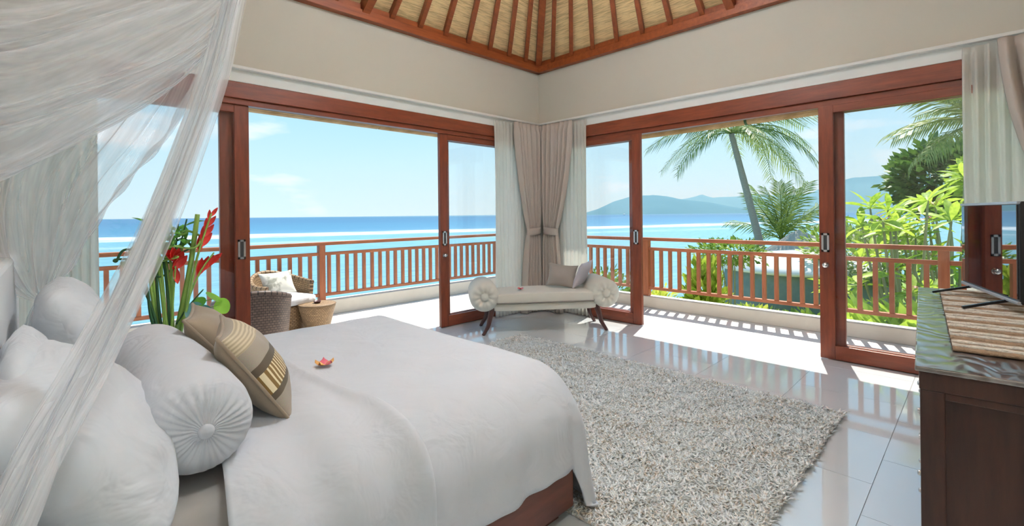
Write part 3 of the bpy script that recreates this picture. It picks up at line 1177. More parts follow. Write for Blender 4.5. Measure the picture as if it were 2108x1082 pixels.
k = 4000 / 960.0
ridge('mountain', 'nearer blue headland across the bay, left of the leaning palm', 4000,
      [((px - 1054) * k, (441 - y) * k * 1.05 + 6) for px, y in ((1195, 440), (1230, 430), (1265, 415), (1300, 407), (1345, 404), (1375, 407), (1410, 414), (1450, 419), (1500, 430), (1540, 438), (1570, 441))], 700)
k = 6000 / 960.0
ridge('mountain', 'paler pointed mountain range behind the headland across the bay', 6000,
      [((px - 1054) * k, (440 - y) * k * 1.05 + 6) for px, y in ((1290, 440), (1340, 424), (1380, 416), (1400, 413), (1430, 408), (1445, 403), (1465, 410), (1500, 408), (1550, 404), (1620, 406), (1690, 404), (1730, 424), (1760, 440))], 900)
k = 5000 / 960.0
ridge('mountain', 'long blue mountain slope seen through the door leaf behind the dresser', 5000,
      [((px - 1054) * k, (437 - y) * k * 1.05 + 6) for px, y in ((1600, 437), (1660, 405), (1700, 385), (1740, 372), (1790, 368), (1830, 366), (1880, 356), (1940, 348), (2040, 352), (2160, 380), (2300, 436))], 900)


hz, hnt, hb_ = _nodes('sea_haze')
hnt.nodes.remove(hb_)
hv = hnt.nodes.new('ShaderNodeVolumeScatter')
hv.inputs['Color'].default_value = (0.28, 0.68, 1.0, 1)
hv.inputs['Density'].default_value = 3.2e-4
hnt.links.new(hv.outputs[0], hnt.nodes['Material Output'].inputs['Volume'])
hz_o = MB().box((800, -3500, ZS + 0.5), (9000, 2600, 260)).build('sea_haze', 'sea_haze')
tag(hz_o, 'pale blue haze lying over the bay before the mountains', 'haze', kind='stuff')


# ------------------------------------------------------------------ plants outside
def frond_mesh(L, droop, nleaf=34, leaf=0.42, seed=0):
    rs = random.Random(seed)
    m = MB()
    pts = []
    for i in range(13):
        t = i / 12
        pts.append(Vector((L * (t - 0.12 * droop * t * t), 0, L * (0.30 * t - droop * 0.75 * t * t))))
    m.tube(pts, [0.022 * (1 - 0.85 * i / 12) + 0.003 for i in range(13)], 5)
    for sgn in (-1, 1):
        for k in range(nleaf):
            t = 0.10 + 0.89 * (k + 0.5) / nleaf
            f = t * 12
            i = min(int(f), 11)
            p = pts[i].lerp(pts[i + 1], f - i)
            d = (pts[i + 1] - pts[i]).normalized()
            ll = leaf * (0.55 + 0.75 * math.sin(PI * min(1, t * 0.92 + 0.05))) * rs.uniform(0.85, 1.1)
            out = (Vector((0, sgn, 0)) * 0.75 + d * 0.75 + Vector((0, 0, rs.uniform(-0.25, 0.1)))).normalized()
            hang = rs.uniform(0.25, 0.6)
            w = 0.024
            q0 = p
            q1 = p + out * ll * 0.5 + Vector((0, 0, -hang * 0.12 * ll))
            q2 = p + out * ll * 0.92 + Vector((0, 0, -hang * 0.75 * ll))
            sd = d * w
            b = len(m.v)
            m.v += [tuple(q0 - sd * 0.6), tuple(q0 + sd * 0.6), tuple(q1 + sd), tuple(q1 - sd), tuple(q2)]
            m.f += [(b, b + 1, b + 2, b + 3), (b + 3, b + 2, b + 4)]
            m.uv += [None, None]
            m.mi += [0, 0]
    return m.mesh('frond', 'palm_leaf')


def palm(label, base, mid, top, L, spec, r0=0.13, seed=1, leaf=0.45):
    t = thing('palm_tree', label, 'palm', base, group='coconut palms in the garden')
    pts = catmull([base, mid, top], 14)
    MB().tube(pts, [r0 * (1.15 - 0.45 * i / 14) * (1.0 + 0.05 * (i % 2)) for i in range(15)], 10).build('trunk', 'trunk_bark', t, smooth=True)
    meshes = {}
    for k, (az, tilt, droop, sc) in enumerate(spec):
        key = round(droop, 1)
        if key not in meshes:
            meshes[key] = frond_mesh(L, droop, seed=seed * 31 + k, leaf=leaf)
        o = link('frond', meshes[key], t)
        o.matrix_basis = (Matrix.Translation(Vector(top) - Vector(base)) @ Matrix.Rotation(math.radians(az), 4, 'Z')
                          @ Matrix.Rotation(-math.radians(tilt), 4, 'Y') @ Matrix.Rotation(math.radians((k * 37) % 50 - 25), 4, 'X') @ Matrix.Scale(sc, 4))
    return t


# image-right is azimuth -45, image-left 135, away 45, towards the house 225
palm('tall leaning coconut palm with drooping fronds seen through the garden doorway',
     (17.6, 5.03, ZG), (17.05, 5.62, 1.75), (16.6, 6.02, 4.05), 2.9,
     [(135, 12, 0.9, 1.0), (150, 26, 1.1, 0.95), (118, 32, 0.9, 0.95), (165, 8, 1.3, 0.85), (180, 30, 1.3, 0.8), (95, 12, 1.3, 0.85), (128, 45, 0.9, 0.9), (142, -8, 1.1, 0.8), (-45, 12, 0.9, 1.1), (-30, 25, 0.8, 1.2),
      (-60, 32, 0.9, 1.15), (-15, 5, 1.1, 1.05), (-70, 4, 1.1, 1.05), (-45, 42, 0.8, 1.15), (-52, -8, 1.1, 1.0), (-38, 55, 0.8, 1.1), (-25, -4, 1.1, 0.95), (225, 15, 1.3, 0.7), (20, 20, 1.1, 0.9), (45, 50, 0.9, 0.9), (205, 50, 1.1, 0.85), (250, 10, 1.3, 0.8), (-80, 30, 1.1, 1.0), (70, 30, 1.1, 0.9)], 0.125, 1, 0.62)
palm('short young palm with upright fronds beneath the leaning palm',
     (18.9, 5.15, ZG), (18.9, 5.15, -0.5), (18.9, 5.15, 0.35), 2.3,
     [(135, 22, 0.5, 0.95), (150, 45, 0.3, 1.0), (110, 60, 0.3, 1.0), (90, 70, 0.3, 0.9), (-45, 35, 0.3, 1.05), (-30, 55, 0.3, 1.1), (-60, 20, 0.5, 1.0), (225, 60, 0.3, 0.9), (200, 30, 0.5, 0.9),
      (250, 40, 0.5, 0.9), (45, 40, 0.5, 0.9), (0, 65, 0.3, 1.0), (160, 10, 0.7, 0.9), (-80, 8, 0.7, 0.9), (180, 78, 0.3, 0.95)], 0.12, 2, 0.5)
palm('palm crown reaching in from the right, behind the far curtain',
     (14.6, -0.45, ZG), (14.45, -0.35, 1.0), (14.2, -0.05, 3.15), 1.95,
     [(135, 5, 0.7, 1.0), (140, 28, 0.7, 1.05), (125, 48, 0.7, 1.0), (150, -12, 0.7, 0.95), (115, -20, 0.7, 0.9), (160, 40, 0.9, 0.9), (100, 20, 0.9, 0.9), (225, 30, 0.9, 0.9),
      (-45, 30, 0.9, 1.0), (45, 40, 0.9, 0.9), (0, 20, 0.9, 0.9), (-90, 20, 0.9, 0.9), (180, 10, 0.9, 0.9), (140, 68, 0.7, 1.0)], 0.13, 3, 0.42)


def leaf_mesh(name, mat, w=0.17, fold=0.10, curl=0.22):
    """one long leaf, length 1 along +x, folded along its midrib"""
    m = MB()
    prof = [(0.0, 0.012), (0.12, 0.35), (0.35, 0.85), (0.6, 1.0), (0.82, 0.7), (1.0, 0.02)]
    k = len(prof) - 1

    def fn(u, v):
        i = min(int(round(v * k)), k)
        x, ww = prof[i]
        s = (u - 0.5) * 2
        return (x, s * ww * w, abs(s) * fold * ww - curl * x * x)
    m.grid(fn, 2, k)
    return m.mesh(name, mat, True)


LEAF = {'frangipani_leaf': leaf_mesh('leaf', 'frangipani_leaf', 0.135, 0.07, 0.18), 'vase_leaf': leaf_mesh('leaf', 'vase_leaf', 0.16)}


def frangipani(base, label, seed, zmax, extra):
    t = thing('frangipani_tree', label, 'tree', base, group='frangipani trees beyond the railing')
    rs = random.Random(seed)
    tips = []
    for k in range(30):
        a = rs.uniform(0, 2 * PI)
        rr = rs.uniform(0.15, 1.2) ** 0.8
        z = rs.uniform(0.8, zmax)
        tips.append(Vector((math.cos(a) * rr * 0.95, math.sin(a) * rr * 1.0, z - 0.35 * rr)))
    tips += [] if not extra else [Vector((-1.2, 0.95, 1.05)), Vector((-0.9, 0.5, 0.75)), Vector((-1.0, 0.1, 1.35)), Vector((-0.3, 0.9, 1.6))]
    br = MB()
    for tp in tips:
        br.tube(catmull([(0, 0, 0), (tp.x * 0.35, tp.y * 0.35, tp.z * 0.35), (tp.x * 0.8, tp.y * 0.8, tp.z * 0.72), tuple(tp)], 6), [0.03, 0.026, 0.024, 0.022, 0.02, 0.018, 0.014], 6)
    br.build('branches', 'branch_bark', t, smooth=True, world=False)
    n = 0
    for tp in tips:
        for q in range(8):
            a = q * 2 * PI / 8 + rs.uniform(-0.3, 0.3)
            el = rs.uniform(-22, 60)
            L = rs.uniform(0.32, 0.50)
            o = link('leaf', LEAF['frangipani_leaf'], t)
            o.matrix_basis = Matrix.Translation(tp) @ Matrix.Rotation(a, 4, 'Z') @ Matrix.Rotation(-math.radians(el), 4, 'Y') @ Matrix.Rotation(rs.uniform(-0.5, 0.5), 4, 'X') @ Matrix.Scale(L, 4)
            n += 1
    # clusters of pink blossoms at some tips
    for tp in tips[:14]:
        m = MB()
        for q in range(7):
            c = tp + Vector((rs.uniform(-.09, .09), rs.uniform(-.09, .09), rs.uniform(0.02, .14)))
            for s in range(5):
                a = s * 2 * PI / 5
                d = Vector((math.cos(a), math.sin(a), 0.35)) * 0.035
                e = Vector((-math.sin(a), math.cos(a), 0)) * 0.014
                m.quad(c, c + d * 0.6 + e, c + d, c + d * 0.6 - e)
        m.build('blossom', 'pink_petal', t, world=False)


frangipani((9.9, 0.85, ZG), 'bright green frangipani with long glossy leaves close beyond the garden railing', 11, 3.25, True)
frangipani((11.3, 0.35, ZG), 'taller frangipani behind the one close to the garden railing', 23, 3.75, False)


def bush(name, label, cat, base, c, rad, nleaf, mat, leaf=0.14, stems=5, seed=0, spread=1.0, upright=0.0, group=None):
    """leafy plant: stems from the ground and a crown of single leaves"""
    t = thing(name, label, cat, base, group=group)
    rs = random.Random(seed)
    m = MB()
    cz = Vector(c) - Vector(base)
    for k in range(stems):
        e = cz + Vector((rs.uniform(-.6, .6) * rad[0], rs.uniform(-.6, .6) * rad[1], rs.uniform(-.3, .5) * rad[2]))
        m.tube([(rs.uniform(-.06, .06), rs.uniform(-.06, .06), 0), tuple(e * 0.5 + Vector((rs.uniform(-.08, .08), rs.uniform(-.08, .08), 0))), tuple(e)], [0.03, 0.02, 0.01], 5)
    m.build('stem', 'branch_bark', t, world=False)
    f = MB()
    for k in range(nleaf):
        d = Vector((rs.gauss(0, 1), rs.gauss(0, 1), rs.gauss(0, 1))).normalized()
        rr = rs.uniform(0.35, 1.0) ** 0.6
        lump = 1 + 0.35 * mn.noise(d * 2.3 + Vector((seed, 0, 0)))
        p = cz + Vector((d.x * rad[0], d.y * rad[1], d.z * rad[2])) * rr * lump
        u = (d * 0.8 + Vector((rs.uniform(-.6, .6), rs.uniform(-.6, .6), rs.uniform(-.4, .6) + upright))).normalized()
        s = u.cross(Vector((rs.uniform(-1, 1), rs.uniform(-1, 1), 1.0))).normalized()
        L = leaf * rs.uniform(0.7, 1.3)
        w = L * 0.24
        f.quad(p, p + u * L * 0.5 + s * w, p + u * L, p + u * L * 0.5 - s * w)
    o = f.build('foliage', mat, t, world=False)
    o['kind'] = 'stuff'
    return t


bush('leafy_tree', 'dense dark green tree behind the frangipani, beside the far curtain', 'tree', (17.9, 0.6, ZG), (17.9, 0.6, 2.25), (1.35, 1.35, 0.95), 2600, 'dark_leaf', 0.30, 6, 3)
bush('leafy_tree', 'yellow-green upper crown beside the far curtain above the frangipani', 'tree', (15.6, -0.2, ZG), (15.6, -0.2, 2.15), (0.7, 0.7, 0.5), 700, 'frangipani_leaf', 0.28, 6, 5)
bush('small_tree', 'small flat-crowned tree behind the middle of the garden railing', 'tree', (10.6, 3.9, ZG), (10.6, 3.9, 0.48), (0.72, 0.72, 0.26), 900, 'shrub_leaf', 0.13, 6, 8)
bush('shrub', 'tall lime green shrub close behind the garden railing balusters', 'shrub', (8.8, 3.7, ZG), (8.8, 3.7, -0.35), (0.3, 0.3, 0.75), 700, 'lime_leaf', 0.22, 5, 9, upright=0.8)
bush('shrub', 'pale green shrub behind the railing next to the corner door', 'shrub', (8.9, 6.0, ZG), (8.9, 6.0, -0.55), (0.75, 0.75, 0.65), 900, 'shrub_leaf', 0.14, 5, 12)
bush('shrub', 'loose green shrub behind the left end of the garden railing', 'shrub', (8.3, 4.35, ZG), (8.3, 4.35, -0.75), (0.4, 0.4, 0.7), 600, 'lime_leaf', 0.16, 5, 14)
bush('shrub', 'low green shrub at the foot of the grey round hut', 'shrub', (11.4, 2.6, ZG), (11.4, 2.6, -1.2), (0.7, 0.7, 0.4), 600, 'shrub_leaf', 0.16, 4, 15)
bush('shrub', 'low green shrub between the grey hut and the frangipani', 'shrub', (10.4, 1.9, ZG), (10.4, 1.9, -1.15), (0.6, 0.6, 0.45), 600, 'shrub_leaf', 0.16, 4, 16)
bush('shrub', 'yellow-green shrub in front of the left end of the grey hut', 'shrub', (11.6, 3.7, ZG), (11.6, 3.7, -1.2), (0.7, 0.7, 0.35), 600, 'lime_leaf', 0.14, 4, 17)
bush('shrub', 'olive green hedge left of the frangipani above the railing', 'shrub', (13.6, 1.9, ZG), (13.6, 1.9, 0.35), (1.1, 1.3, 0.75), 2200, 'shrub_leaf', 0.17, 8, 18)
bush('shrub', 'bright green bush low behind the railing in front of the frangipani', 'shrub', (8.6, 0.7, ZG), (8.6, 0.7, -0.75), (0.8, 1.0, 0.7), 900, 'frangipani_leaf', 0.28, 6, 19)

# round grey hut with a pale low roof
hut = thing('round_hut', 'round grey hut with a pale low roof below the garden railing', 'hut', (14.3, 3.4, ZG))
MB().lathe([(1.9, 0.0), (1.93, 0.5), (1.92, 1.0), (1.88, 1.5)], 40).build('wall', 'grey_stone', hut, smooth=True, world=False)
MB().lathe([(1.90, 1.42), (2.02, 1.44), (2.03, 1.52), (1.6, 1.70), (1.0, 1.84), (0.4, 1.90), (0.0, 1.92)], 40).build('roof', 'pale_roof', hut, smooth=True, world=False)
for nm, lb, p, ap, rr in (('thatched_parasol', 'grey thatched parasol beside the young palm', (17.0, 4.1, ZG), 0.80, 1.05), ('thatched_parasol', 'dark thatched parasol peak between the door and the frangipani', (19.5, 2.4, ZG), 1.15, 1.1)):
    ts = thing(nm, lb, 'parasol', p, group='thatched parasols in the garden')
    MB().lathe([(0.0, ap - ZG), (0.25, ap - ZG - 0.14), (rr * 0.6, ap - ZG - 0.42), (rr, ap - ZG - 0.75), (rr - 0.04, ap - ZG - 0.82), (0.1, ap - ZG - 0.2)], 30,
               mod=lambda r, h, a, i: (r * (1 + 0.03 * math.sin(a * 17)), h)).build('thatch_roof', 'thatch', ts, world=False)
    MB().lathe([(0.07, 0.0), (0.06, ap - ZG - 0.1)], 10).build('pole', 'trunk_bark', ts, world=False)
pth = MB()
pp = catmull([(6.6, 2.9, 0), (8.2, 2.4, 0), (9.6, 2.7, 0), (11.0, 3.6, 0), (12.2, 5.2, 0)], 20)
for i in range(20):
    a, b = pp[i], pp[i + 1]
    d = (b - a).normalized()
    s = Vector((-d.y, d.x, 0)) * 0.5
    pth.quad((a.x - s.x, a.y - s.y, ZG + 0.02), (b.x - s.x, b.y - s.y, ZG + 0.02), (b.x + s.x, b.y + s.y, ZG + 0.02), (a.x + s.x, a.y + s.y, ZG + 0.02))
struct(pth.build('floor_path', 'path_stone'), 'pale stone garden path below the terrace')
bt = thing('boat', 'tiny white boat far out on the bay below the headland', 'boat', (1540, 950, ZS))
MB().lathe([(0.0, 0.0), (5.0, 0.5), (7.0, 3.0), (6.6, 3.2), (0.0, 3.0)], 12, mod=lambda r, h, a, i: (r * (0.45 + 0.55 * abs(math.cos(a))), h)).build('hull', 'white_paint', bt, world=False)
MB().box((-3, -2, 3.0), (2, 2, 6.0)).build('cabin', 'white_paint', bt, world=False)


# ------------------------------------------------------------------ soft things
def pillow_mesh(w, h, t, wr=0.012, seed=0, corner=0.07, n=28, mats='pillow_cotton', p=2.6, two=False):
    """stuffed cushion in its own plane: width along x, height along y, thickness along z (centre at 0)"""
    m = MB()

    def surf(sgn):
        def fn(u, v):
            a, b = u * 2 - 1, v * 2 - 1
            if sgn < 0:
                a = -a
            th = (max(0, 1 - abs(a) ** p) * max(0, 1 - abs(b) ** p)) ** 0.55
            x = a * w / 2 * (1 - corner * (1 - b * b) * abs(a))
            y = b * h / 2 * (1 - corner * (1 - a * a) * abs(b))
            rc = 1 - (0.16 if corner < 0.05 else 0.0) * (a * b) ** 4
            x, y = x * rc, y * rc
            q = Vector((x * 7, y * 7, seed * 3.1 + sgn))
            e = min(1, 4 * (1 - max(abs(a), abs(b))))
            z = sgn * (t / 2 * th) + wr * e * (mn.noise(q) + 0.5 * mn.noise(q * 2.3))
            return (x, y, z)
        return fn
    m.grid(surf(1), n, n, mi=0)
    m.grid(surf(-1), n, n, mi=1 if two else 0)
    me = m.mesh('pillow', mats, True)
    bm = bmesh.new()
    bm.from_mesh(me)
    bmesh.ops.remove_doubles(bm, verts=bm.verts, dist=1e-4)
    bm.to_mesh(me)
    bm.free()
    return me


def piping_mesh(w, h, corner, r, mat):
    pts = []
    for k in range(80):
        s = k / 80 * 4
        e = int(s)
        f = (s - e) * 2 - 1
        a, b = [(f, -1), (1, f), (-f, 1), (-1, -f)][e]
        pts.append((a * w / 2 * (1 - corner * (1 - b * b) * abs(a)), b * h / 2 * (1 - corner * (1 - a * a) * abs(b)), 0))
    pts.append(pts[0])
    return MB().tube(pts, r, 6, caps=False).mesh('piping', mat, True)


def frame(origin, ex, ey):
    """matrix whose x and y axes are ex, ey"""
    ex = Vector(ex).normalized()
    ey = Vector(ey)
    ey = (ey - ex * ey.dot(ex)).normalized()
    ez = ex.cross(ey)
    return Matrix.Translation(origin) @ Matrix((ex, ey, ez)).transposed().to_4x4()


def cushion(name, label, cat, centre, ex, ey, w, h, t, mat, wr=0.008, seed=0, corner=0.07, pipe=None, group=None, two=None, p=2.6):
    me = pillow_mesh(w, h, t, wr, seed, corner, mats=two if two else mat, two=bool(two), p=p)
    o = link(name, me)
    o.matrix_basis = frame(centre, ex, ey)
    tag(o, label, cat, group)
    if pipe:
        link('piping', piping_mesh(w, h, corner, 0.006, pipe), o)
    return o


# ------------------------------------------------------------------ bed
bed = thing('bed', 'wide double bed with dark red-brown wooden base and pale headboard', 'bed', (0.78, 2.15, 0.0))
part((-0.08, 1.335, 0.0), (1.60, 3.02, 0.055), 'plinth', 'bed_wood', bed, 0.004)
part((-0.10, 1.285, 0.055), (1.645, 3.06, 0.300), 'base', 'bed_wood', bed, 0.008)
hb = MB()


def hbf(u, v):
    a = u * 2 * PI
    y = 2.17 + 0.96 * max(-1, min(1, 1.35 * math.cos(a)))
    z = 0.62 + 0.60 * max(-1, min(1, 1.35 * math.sin(a)))
    return y, z


part((-0.175, 1.18, 0.02), (-0.10, 3.12, 1.205), 'headboard', 'headboard_cloth', bed, 0.018)


def rbox(lo, hi, r, n=6):
    """rounded slab"""
    m = MB()
    cx, cy, cz = [(a + b) / 2 for a, b in zip(lo, hi)]
    hx, hy, hz = [(b - a) / 2 for a, b in zip(lo, hi)]

    def fn(u, v):
        th, ph = u * 2 * PI, (v - 0.5) * PI

        def se(c, e):
            return math.copysign(abs(c) ** e, c)
        x = se(math.cos(ph), 0.25) * se(math.cos(th), 0.16)
        y = se(math.cos(ph), 0.25) * se(math.sin(th), 0.16)
        z = se(math.sin(ph), 0.25)
        return (cx + hx * x, cy + hy * y, cz + hz * z)
    m.grid(fn, 64, 24, close_u=True)
    return m


rbox((-0.09, 1.47, 0.300), (1.58, 2.98, 0.605), 0.06).build('mattress', 'sheet', bed, smooth=True)

# duvet: draped over three sides; cloth coordinates a (along the bed) and b (across it)
XE, YN, YFAR = 1.63, 1.58, 2.98           # where the flat top ends at foot, near and far side


def drape(a, b, ztop, lift=0.0):
    dx = max(0.0, a - XE)
    dyn = max(0.0, YN - b)
    dyf = max(0.0, b - YFAR)
    dy = dyn if dyn > 0 else -dyf
    d = math.hypot(dx, dy)
    x, y = min(a, XE), min(max(b, YN), YFAR)
    z = ztop + lift
    if d > 1e-6:
        rx, ry = 0.13, (0.30 if dyn > 0 else 0.13)
        R = (rx * dx * dx + ry * dy * dy) / (d * d)
        if d < R * PI / 2:
            out, drop = R * math.sin(d / R), R * (1 - math.cos(d / R))
        else:
            e = d - R * PI / 2
            out, drop = R + 0.10 * e, R + e * 0.99
        out += lift * min(1, d / 0.2)
        ux, uy = dx / d, -dy / d
        # folds where the cloth hangs, strongest at the foot corner
        cornerness = min(1.0, 4 * abs(ux * uy))
        hang = sstep(0.05, 0.36, drop)
        ang = math.atan2(uy, ux)
        out += hang * (0.009 * math.sin(a * 17 + 1.5 * math.sin(a * 5)) + 0.005 * math.sin(a * 41) + cornerness * 0.035 * math.sin(ang * 9 + 0.7))
        x += ux * out
        y += uy * out
        z -= drop
    q = Vector((a * 2.2, b * 2.2, 1.3))
    z += 0.006 * mn.noise(q) + 0.004 * mn.noise(Vector((a * 9 + b * 3, b * 2.5 - a, 0.4))) + 0.004 * math.sin(a * 3.1 + 0.6 * math.sin(b * 4))
    return x, y, max(z, 0.045 + 0.01 * mn.noise(q * 5))


dv = MB()


def duv(u, v):
    a = 0.36 + u * (XE + 0.62 - 0.36)
    lowb = YN - 0.585 - 0.26 * sstep(XE - 0.02, XE + 0.22, a)
    b = lowb + v * (YFAR + 0.50 - lowb)
    hem = 0.0
    if v < 0.25 and u < 0.9:
        b += (0.25 - v) * 0.02 * math.sin(a * 9)
    return drape(a, b, 0.650)


dv.grid(duv, 90, 110)
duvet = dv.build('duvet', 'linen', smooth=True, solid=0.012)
tag(duvet, 'smooth white duvet spread over the bed and hanging down its side', 'duvet')
fl = MB()


def flp(u, v):
    b = (YN - 0.66) + v * (YFAR + 0.42 - YN + 0.66)
    edge = 0.80 + 0.10 * sstep(1.75, 1.25, b) + 0.012 * math.sin(b * 5) + 0.05 * sstep(2.5, 3.1, b)
    start = 0.345 - 0.03 * sstep(1.6, 1.3, b)
    a = start + u * (edge - start)
    roll = 1 - (1 - min(1, (1 - u) / 0.07)) ** 2
    lift = 0.036 * roll * (0.55 + 0.45 * u) + 0.012 * math.exp(-((u - 0.93) / 0.05) ** 2)
    lift += 0.014 * mn.noise(Vector((a * 9, b * 2.2, 4))) * (0.3 + u) + 0.006 * math.sin(a * 26 + b * 2.5) * sstep(2.2, 1.4, b)
    return drape(a, b, 0.652, lift)


fl.grid(flp, 44, 110)
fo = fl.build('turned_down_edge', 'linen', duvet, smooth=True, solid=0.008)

# headboard-end pillows, bolster and scatter cushions
cushion('pillow', 'big white pillow at the near side of the bed head, in front', 'pillow', (0.065, 1.565, 0.815), (0.10, 1, 0.04), (-0.70, 0.04, 1), 0.66, 0.50, 0.25, 'pillow_cotton', 0.020, 1, 0.04, group='white bed pillows')
cushion('pillow', 'white pillow propped upright at the far side of the bed head', 'pillow', (0.085, 2.50, 0.865), (0.05, 1, 0), (-0.28, 0, 1), 0.72, 0.54, 0.22, 'pillow_cotton', 0.020, 2, 0.04, group='white bed pillows')
cushion('pillow', 'white pillow at the left edge, behind the big near pillow', 'pillow', (-0.035, 1.74, 0.85), (0.0, 1, 0), (-0.10, 0, 1), 0.66, 0.42, 0.12, 'pillow_cotton', 0.016, 3, 0.04, group='white bed pillows')
bo = MB()
R_ = 0.136
prof = [(0.012, -0.505), (0.022, -0.512), (0.030, -0.503), (0.055, -0.506), (0.085, -0.500), (0.115, -0.485), (0.128, -0.455), (R_, -0.41), (R_ + .004, -0.2), (R_ + .006, 0.0), (R_ + .004, 0.2), (R_, 0.41),
        (0.128, 0.455), (0.115, 0.485), (0.085, 0.500), (0.055, 0.506), (0.030, 0.503), (0.022, 0.512), (0.012, 0.505), (0.0, 0.505)]


def bmod(r, h, a, i):
    e = math.exp(-((r - 0.075) / 0.05) ** 2) if abs(h) > 0.4 else 0
    h2 = h + math.copysign(0.0032, h) * e * math.sin(a * 30 + 1.3 * math.sin(a * 5))
    r2 = r * (1 + 0.012 * math.sin(a * 3 + h * 7) * (1 if abs(h) < 0.45 else 0))
    return r2, h2


bo.lathe(prof, 130, mod=bmod, axis='Y', origin=(0.292, 1.965, 0.648 + R_))
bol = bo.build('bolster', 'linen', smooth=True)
tag(bol, 'round white bolster with gathered ends lying across the bed head', 'bolster')
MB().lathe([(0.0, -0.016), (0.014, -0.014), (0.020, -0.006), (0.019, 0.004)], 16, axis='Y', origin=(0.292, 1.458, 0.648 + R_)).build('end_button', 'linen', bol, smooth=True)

cushion('scatter_cushion', 'brown square cushion with gold-barred band, leaning on the bolster', 'cushion', (0.517, 1.845, 0.822), (0.25, 0.97, 0.0), (-0.55, 0.13, 0.83), 0.41, 0.37, 0.16, 'brown_cushion_cloth', 0.008, 5, 0.10,
        pipe='brown_cushion_cloth', two=['banded_cushion_cloth', 'brown_cushion_cloth'], group='brown cushions on the bed')
cushion('scatter_cushion', 'plain brown cushion behind the gold-barred one, beside the flowers', 'cushion', (0.515, 2.29, 0.818), (0.25, 0.97, 0.0), (-0.60, 0.13, 0.80), 0.41, 0.37, 0.15, 'brown_cushion_cloth', 0.008, 6, 0.10,
        pipe='brown_cushion_cloth', group='brown cushions on the bed')


def blossom(name, label, c, mats, r=0.030, seed=0):
    rs = random.Random(seed)
    t = thing(name, label, 'flower', c)
    for k in range(5):
        a = k * 2 * PI / 5 + rs.uniform(-.2, .2)
        m = MB()

        def fn(u, v, a=a):
            s = (u - 0.5) * 2
            w = 0.55 * math.sin(PI * min(0.98, 0.12 + 0.8 * v)) * r
            d = r * v
            return (math.cos(a) * d - math.sin(a) * s * w, math.sin(a) * d + math.cos(a) * s * w, 0.004 + 0.35 * d + 0.30 * r * v * (1 - abs(s)))
        m.grid(fn, 4, 5)
        m.build('petal', mats[k % len(mats)], t, smooth=True, world=False)
    return t


blossom('fallen_flower', 'small orange and pink flower lying on the duvet', (0.905, 2.16, 0.657), ['orange_petal', 'pink_petal', 'orange_petal'], 0.042, 3)

# ------------------------------------------------------------------ mosquito net over the bed
NET_AP = Vector((0.80, 2.08, 3.30))
net = thing('mosquito_net', 'sheer white mosquito net hung over the bed and drawn to its head', 'net', (0.78, 2.15, 0.65))
strip = catmull([tuple(NET_AP), (0.59, 1.87, 2.62), (0.424, 1.693, 2.05), (0.345, 1.602, 1.765), (0.261, 1.516, 1.519), (0.187, 1.435, 1.326), (0.124, 1.357, 1.186), (0.053, 1.272, 1.048), (-0.003, 1.187, 0.958), (-0.042, 1.113, 0.885), (-0.10, 1.06, 0.74), (-0.17, 1.03, 0.42), (-0.21, 1.02, 0.03)], 90)


def net_strip(u, v):
    f = v * 90
    i = min(int(f), 89)
    p = strip[i].lerp(strip[i + 1], f - i)
    d = (strip[i + 1] - strip[i]).normalized()
    s = Vector((0.72, -0.69, 0.15))
    s = (s - d * s.dot(d)).normalized()
    n_ = d.cross(s)
    hw = 0.012 + 0.024 * sstep(0.0, 0.25, v) + 0.010 * sstep(0.45, 0.8, v)
    q = (u - 0.5) * 2
    ph = u * 2 * PI * 6.5
    return p + s * (q * hw + 0.006 * math.sin(ph * 1.7 + v * 6)) + n_ * (0.016 * math.sin(ph + 2.0 * math.sin(v * 5)) * sstep(0, .2, v))


MB().grid(net_strip, 120, 90).build('gathered_panel', 'net_gathered', net, smooth=True)

# far panel: from the crown down to a tie at the far end of the headboard
eR = catmull([tuple(NET_AP), (0.58, 2.14, 2.50), (0.446, 2.235, 1.991), (0.349, 2.359, 1.709), (0.245, 2.505, 1.533), (0.145, 2.646, 1.352), (0.057, 2.762, 1.145), (-0.011, 2.858, 1.013)], 60)
eL = catmull([tuple(NET_AP), (0.45, 2.10, 2.75), (0.10, 2.15, 2.25), (-0.22, 2.30, 1.85), (-0.33, 2.45, 1.55), (-0.28, 2.62, 1.25), (-0.16, 2.78, 1.08), (-0.05, 2.875, 1.00)], 60)


def net_far(u, v):
    f = v * 60
    i = min(int(f), 59)
    a = eR[i].lerp(eR[i + 1], f - i)
    b = eL[i].lerp(eL[i + 1], f - i)
    p = a.lerp(b, u)
    amp = 0.030 * sstep(0.02, 0.35, v) * sstep(1.0, 0.75, v)
    ph = u * 2 * PI * 7 + 1.5 * math.sin(v * 6)
    n_ = Vector((0.55, -0.80, 0.1)).normalized()
    return p + n_ * (amp * math.sin(ph) + 0.5 * amp * math.sin(ph * 0.37 + 2)) + Vector((0, 0, -0.05 * math.sin(PI * u) * math.sin(PI * v)))


MB().grid(net_far, 110, 60).build('far_panel', 'net', net, smooth=True)
# gathered hem of the far panel
hem = [p + Vector((0.004, -0.004, 0)) for p in eR[14:]]
MB().tube(hem, [0.010 + 0.006 * math.sin(i * 0.9) for i in range(len(hem))], 7, caps=False).build('far_hem', 'net', net, smooth=True)
# tail below the tie
tail = catmull([(-0.011, 2.858, 1.013), (-0.03, 2.92, 0.9), (-0.06, 3.10, 0.62), (-0.06, 3.16, 0.3), (-0.05, 3.18, 0.03)], 24)


def tl(u, v):
    f = v * 24
    i = min(int(f), 23)
    p = tail[i].lerp(tail[i + 1], f - i)
    w = 0.02 + 0.08 * v
    a = u * 2 * PI
    rr = w * (1 + 0.25 * math.sin(a * 7))
    return p + Vector((math.cos(a) * rr, math.sin(a) * rr * 0.7, 0))


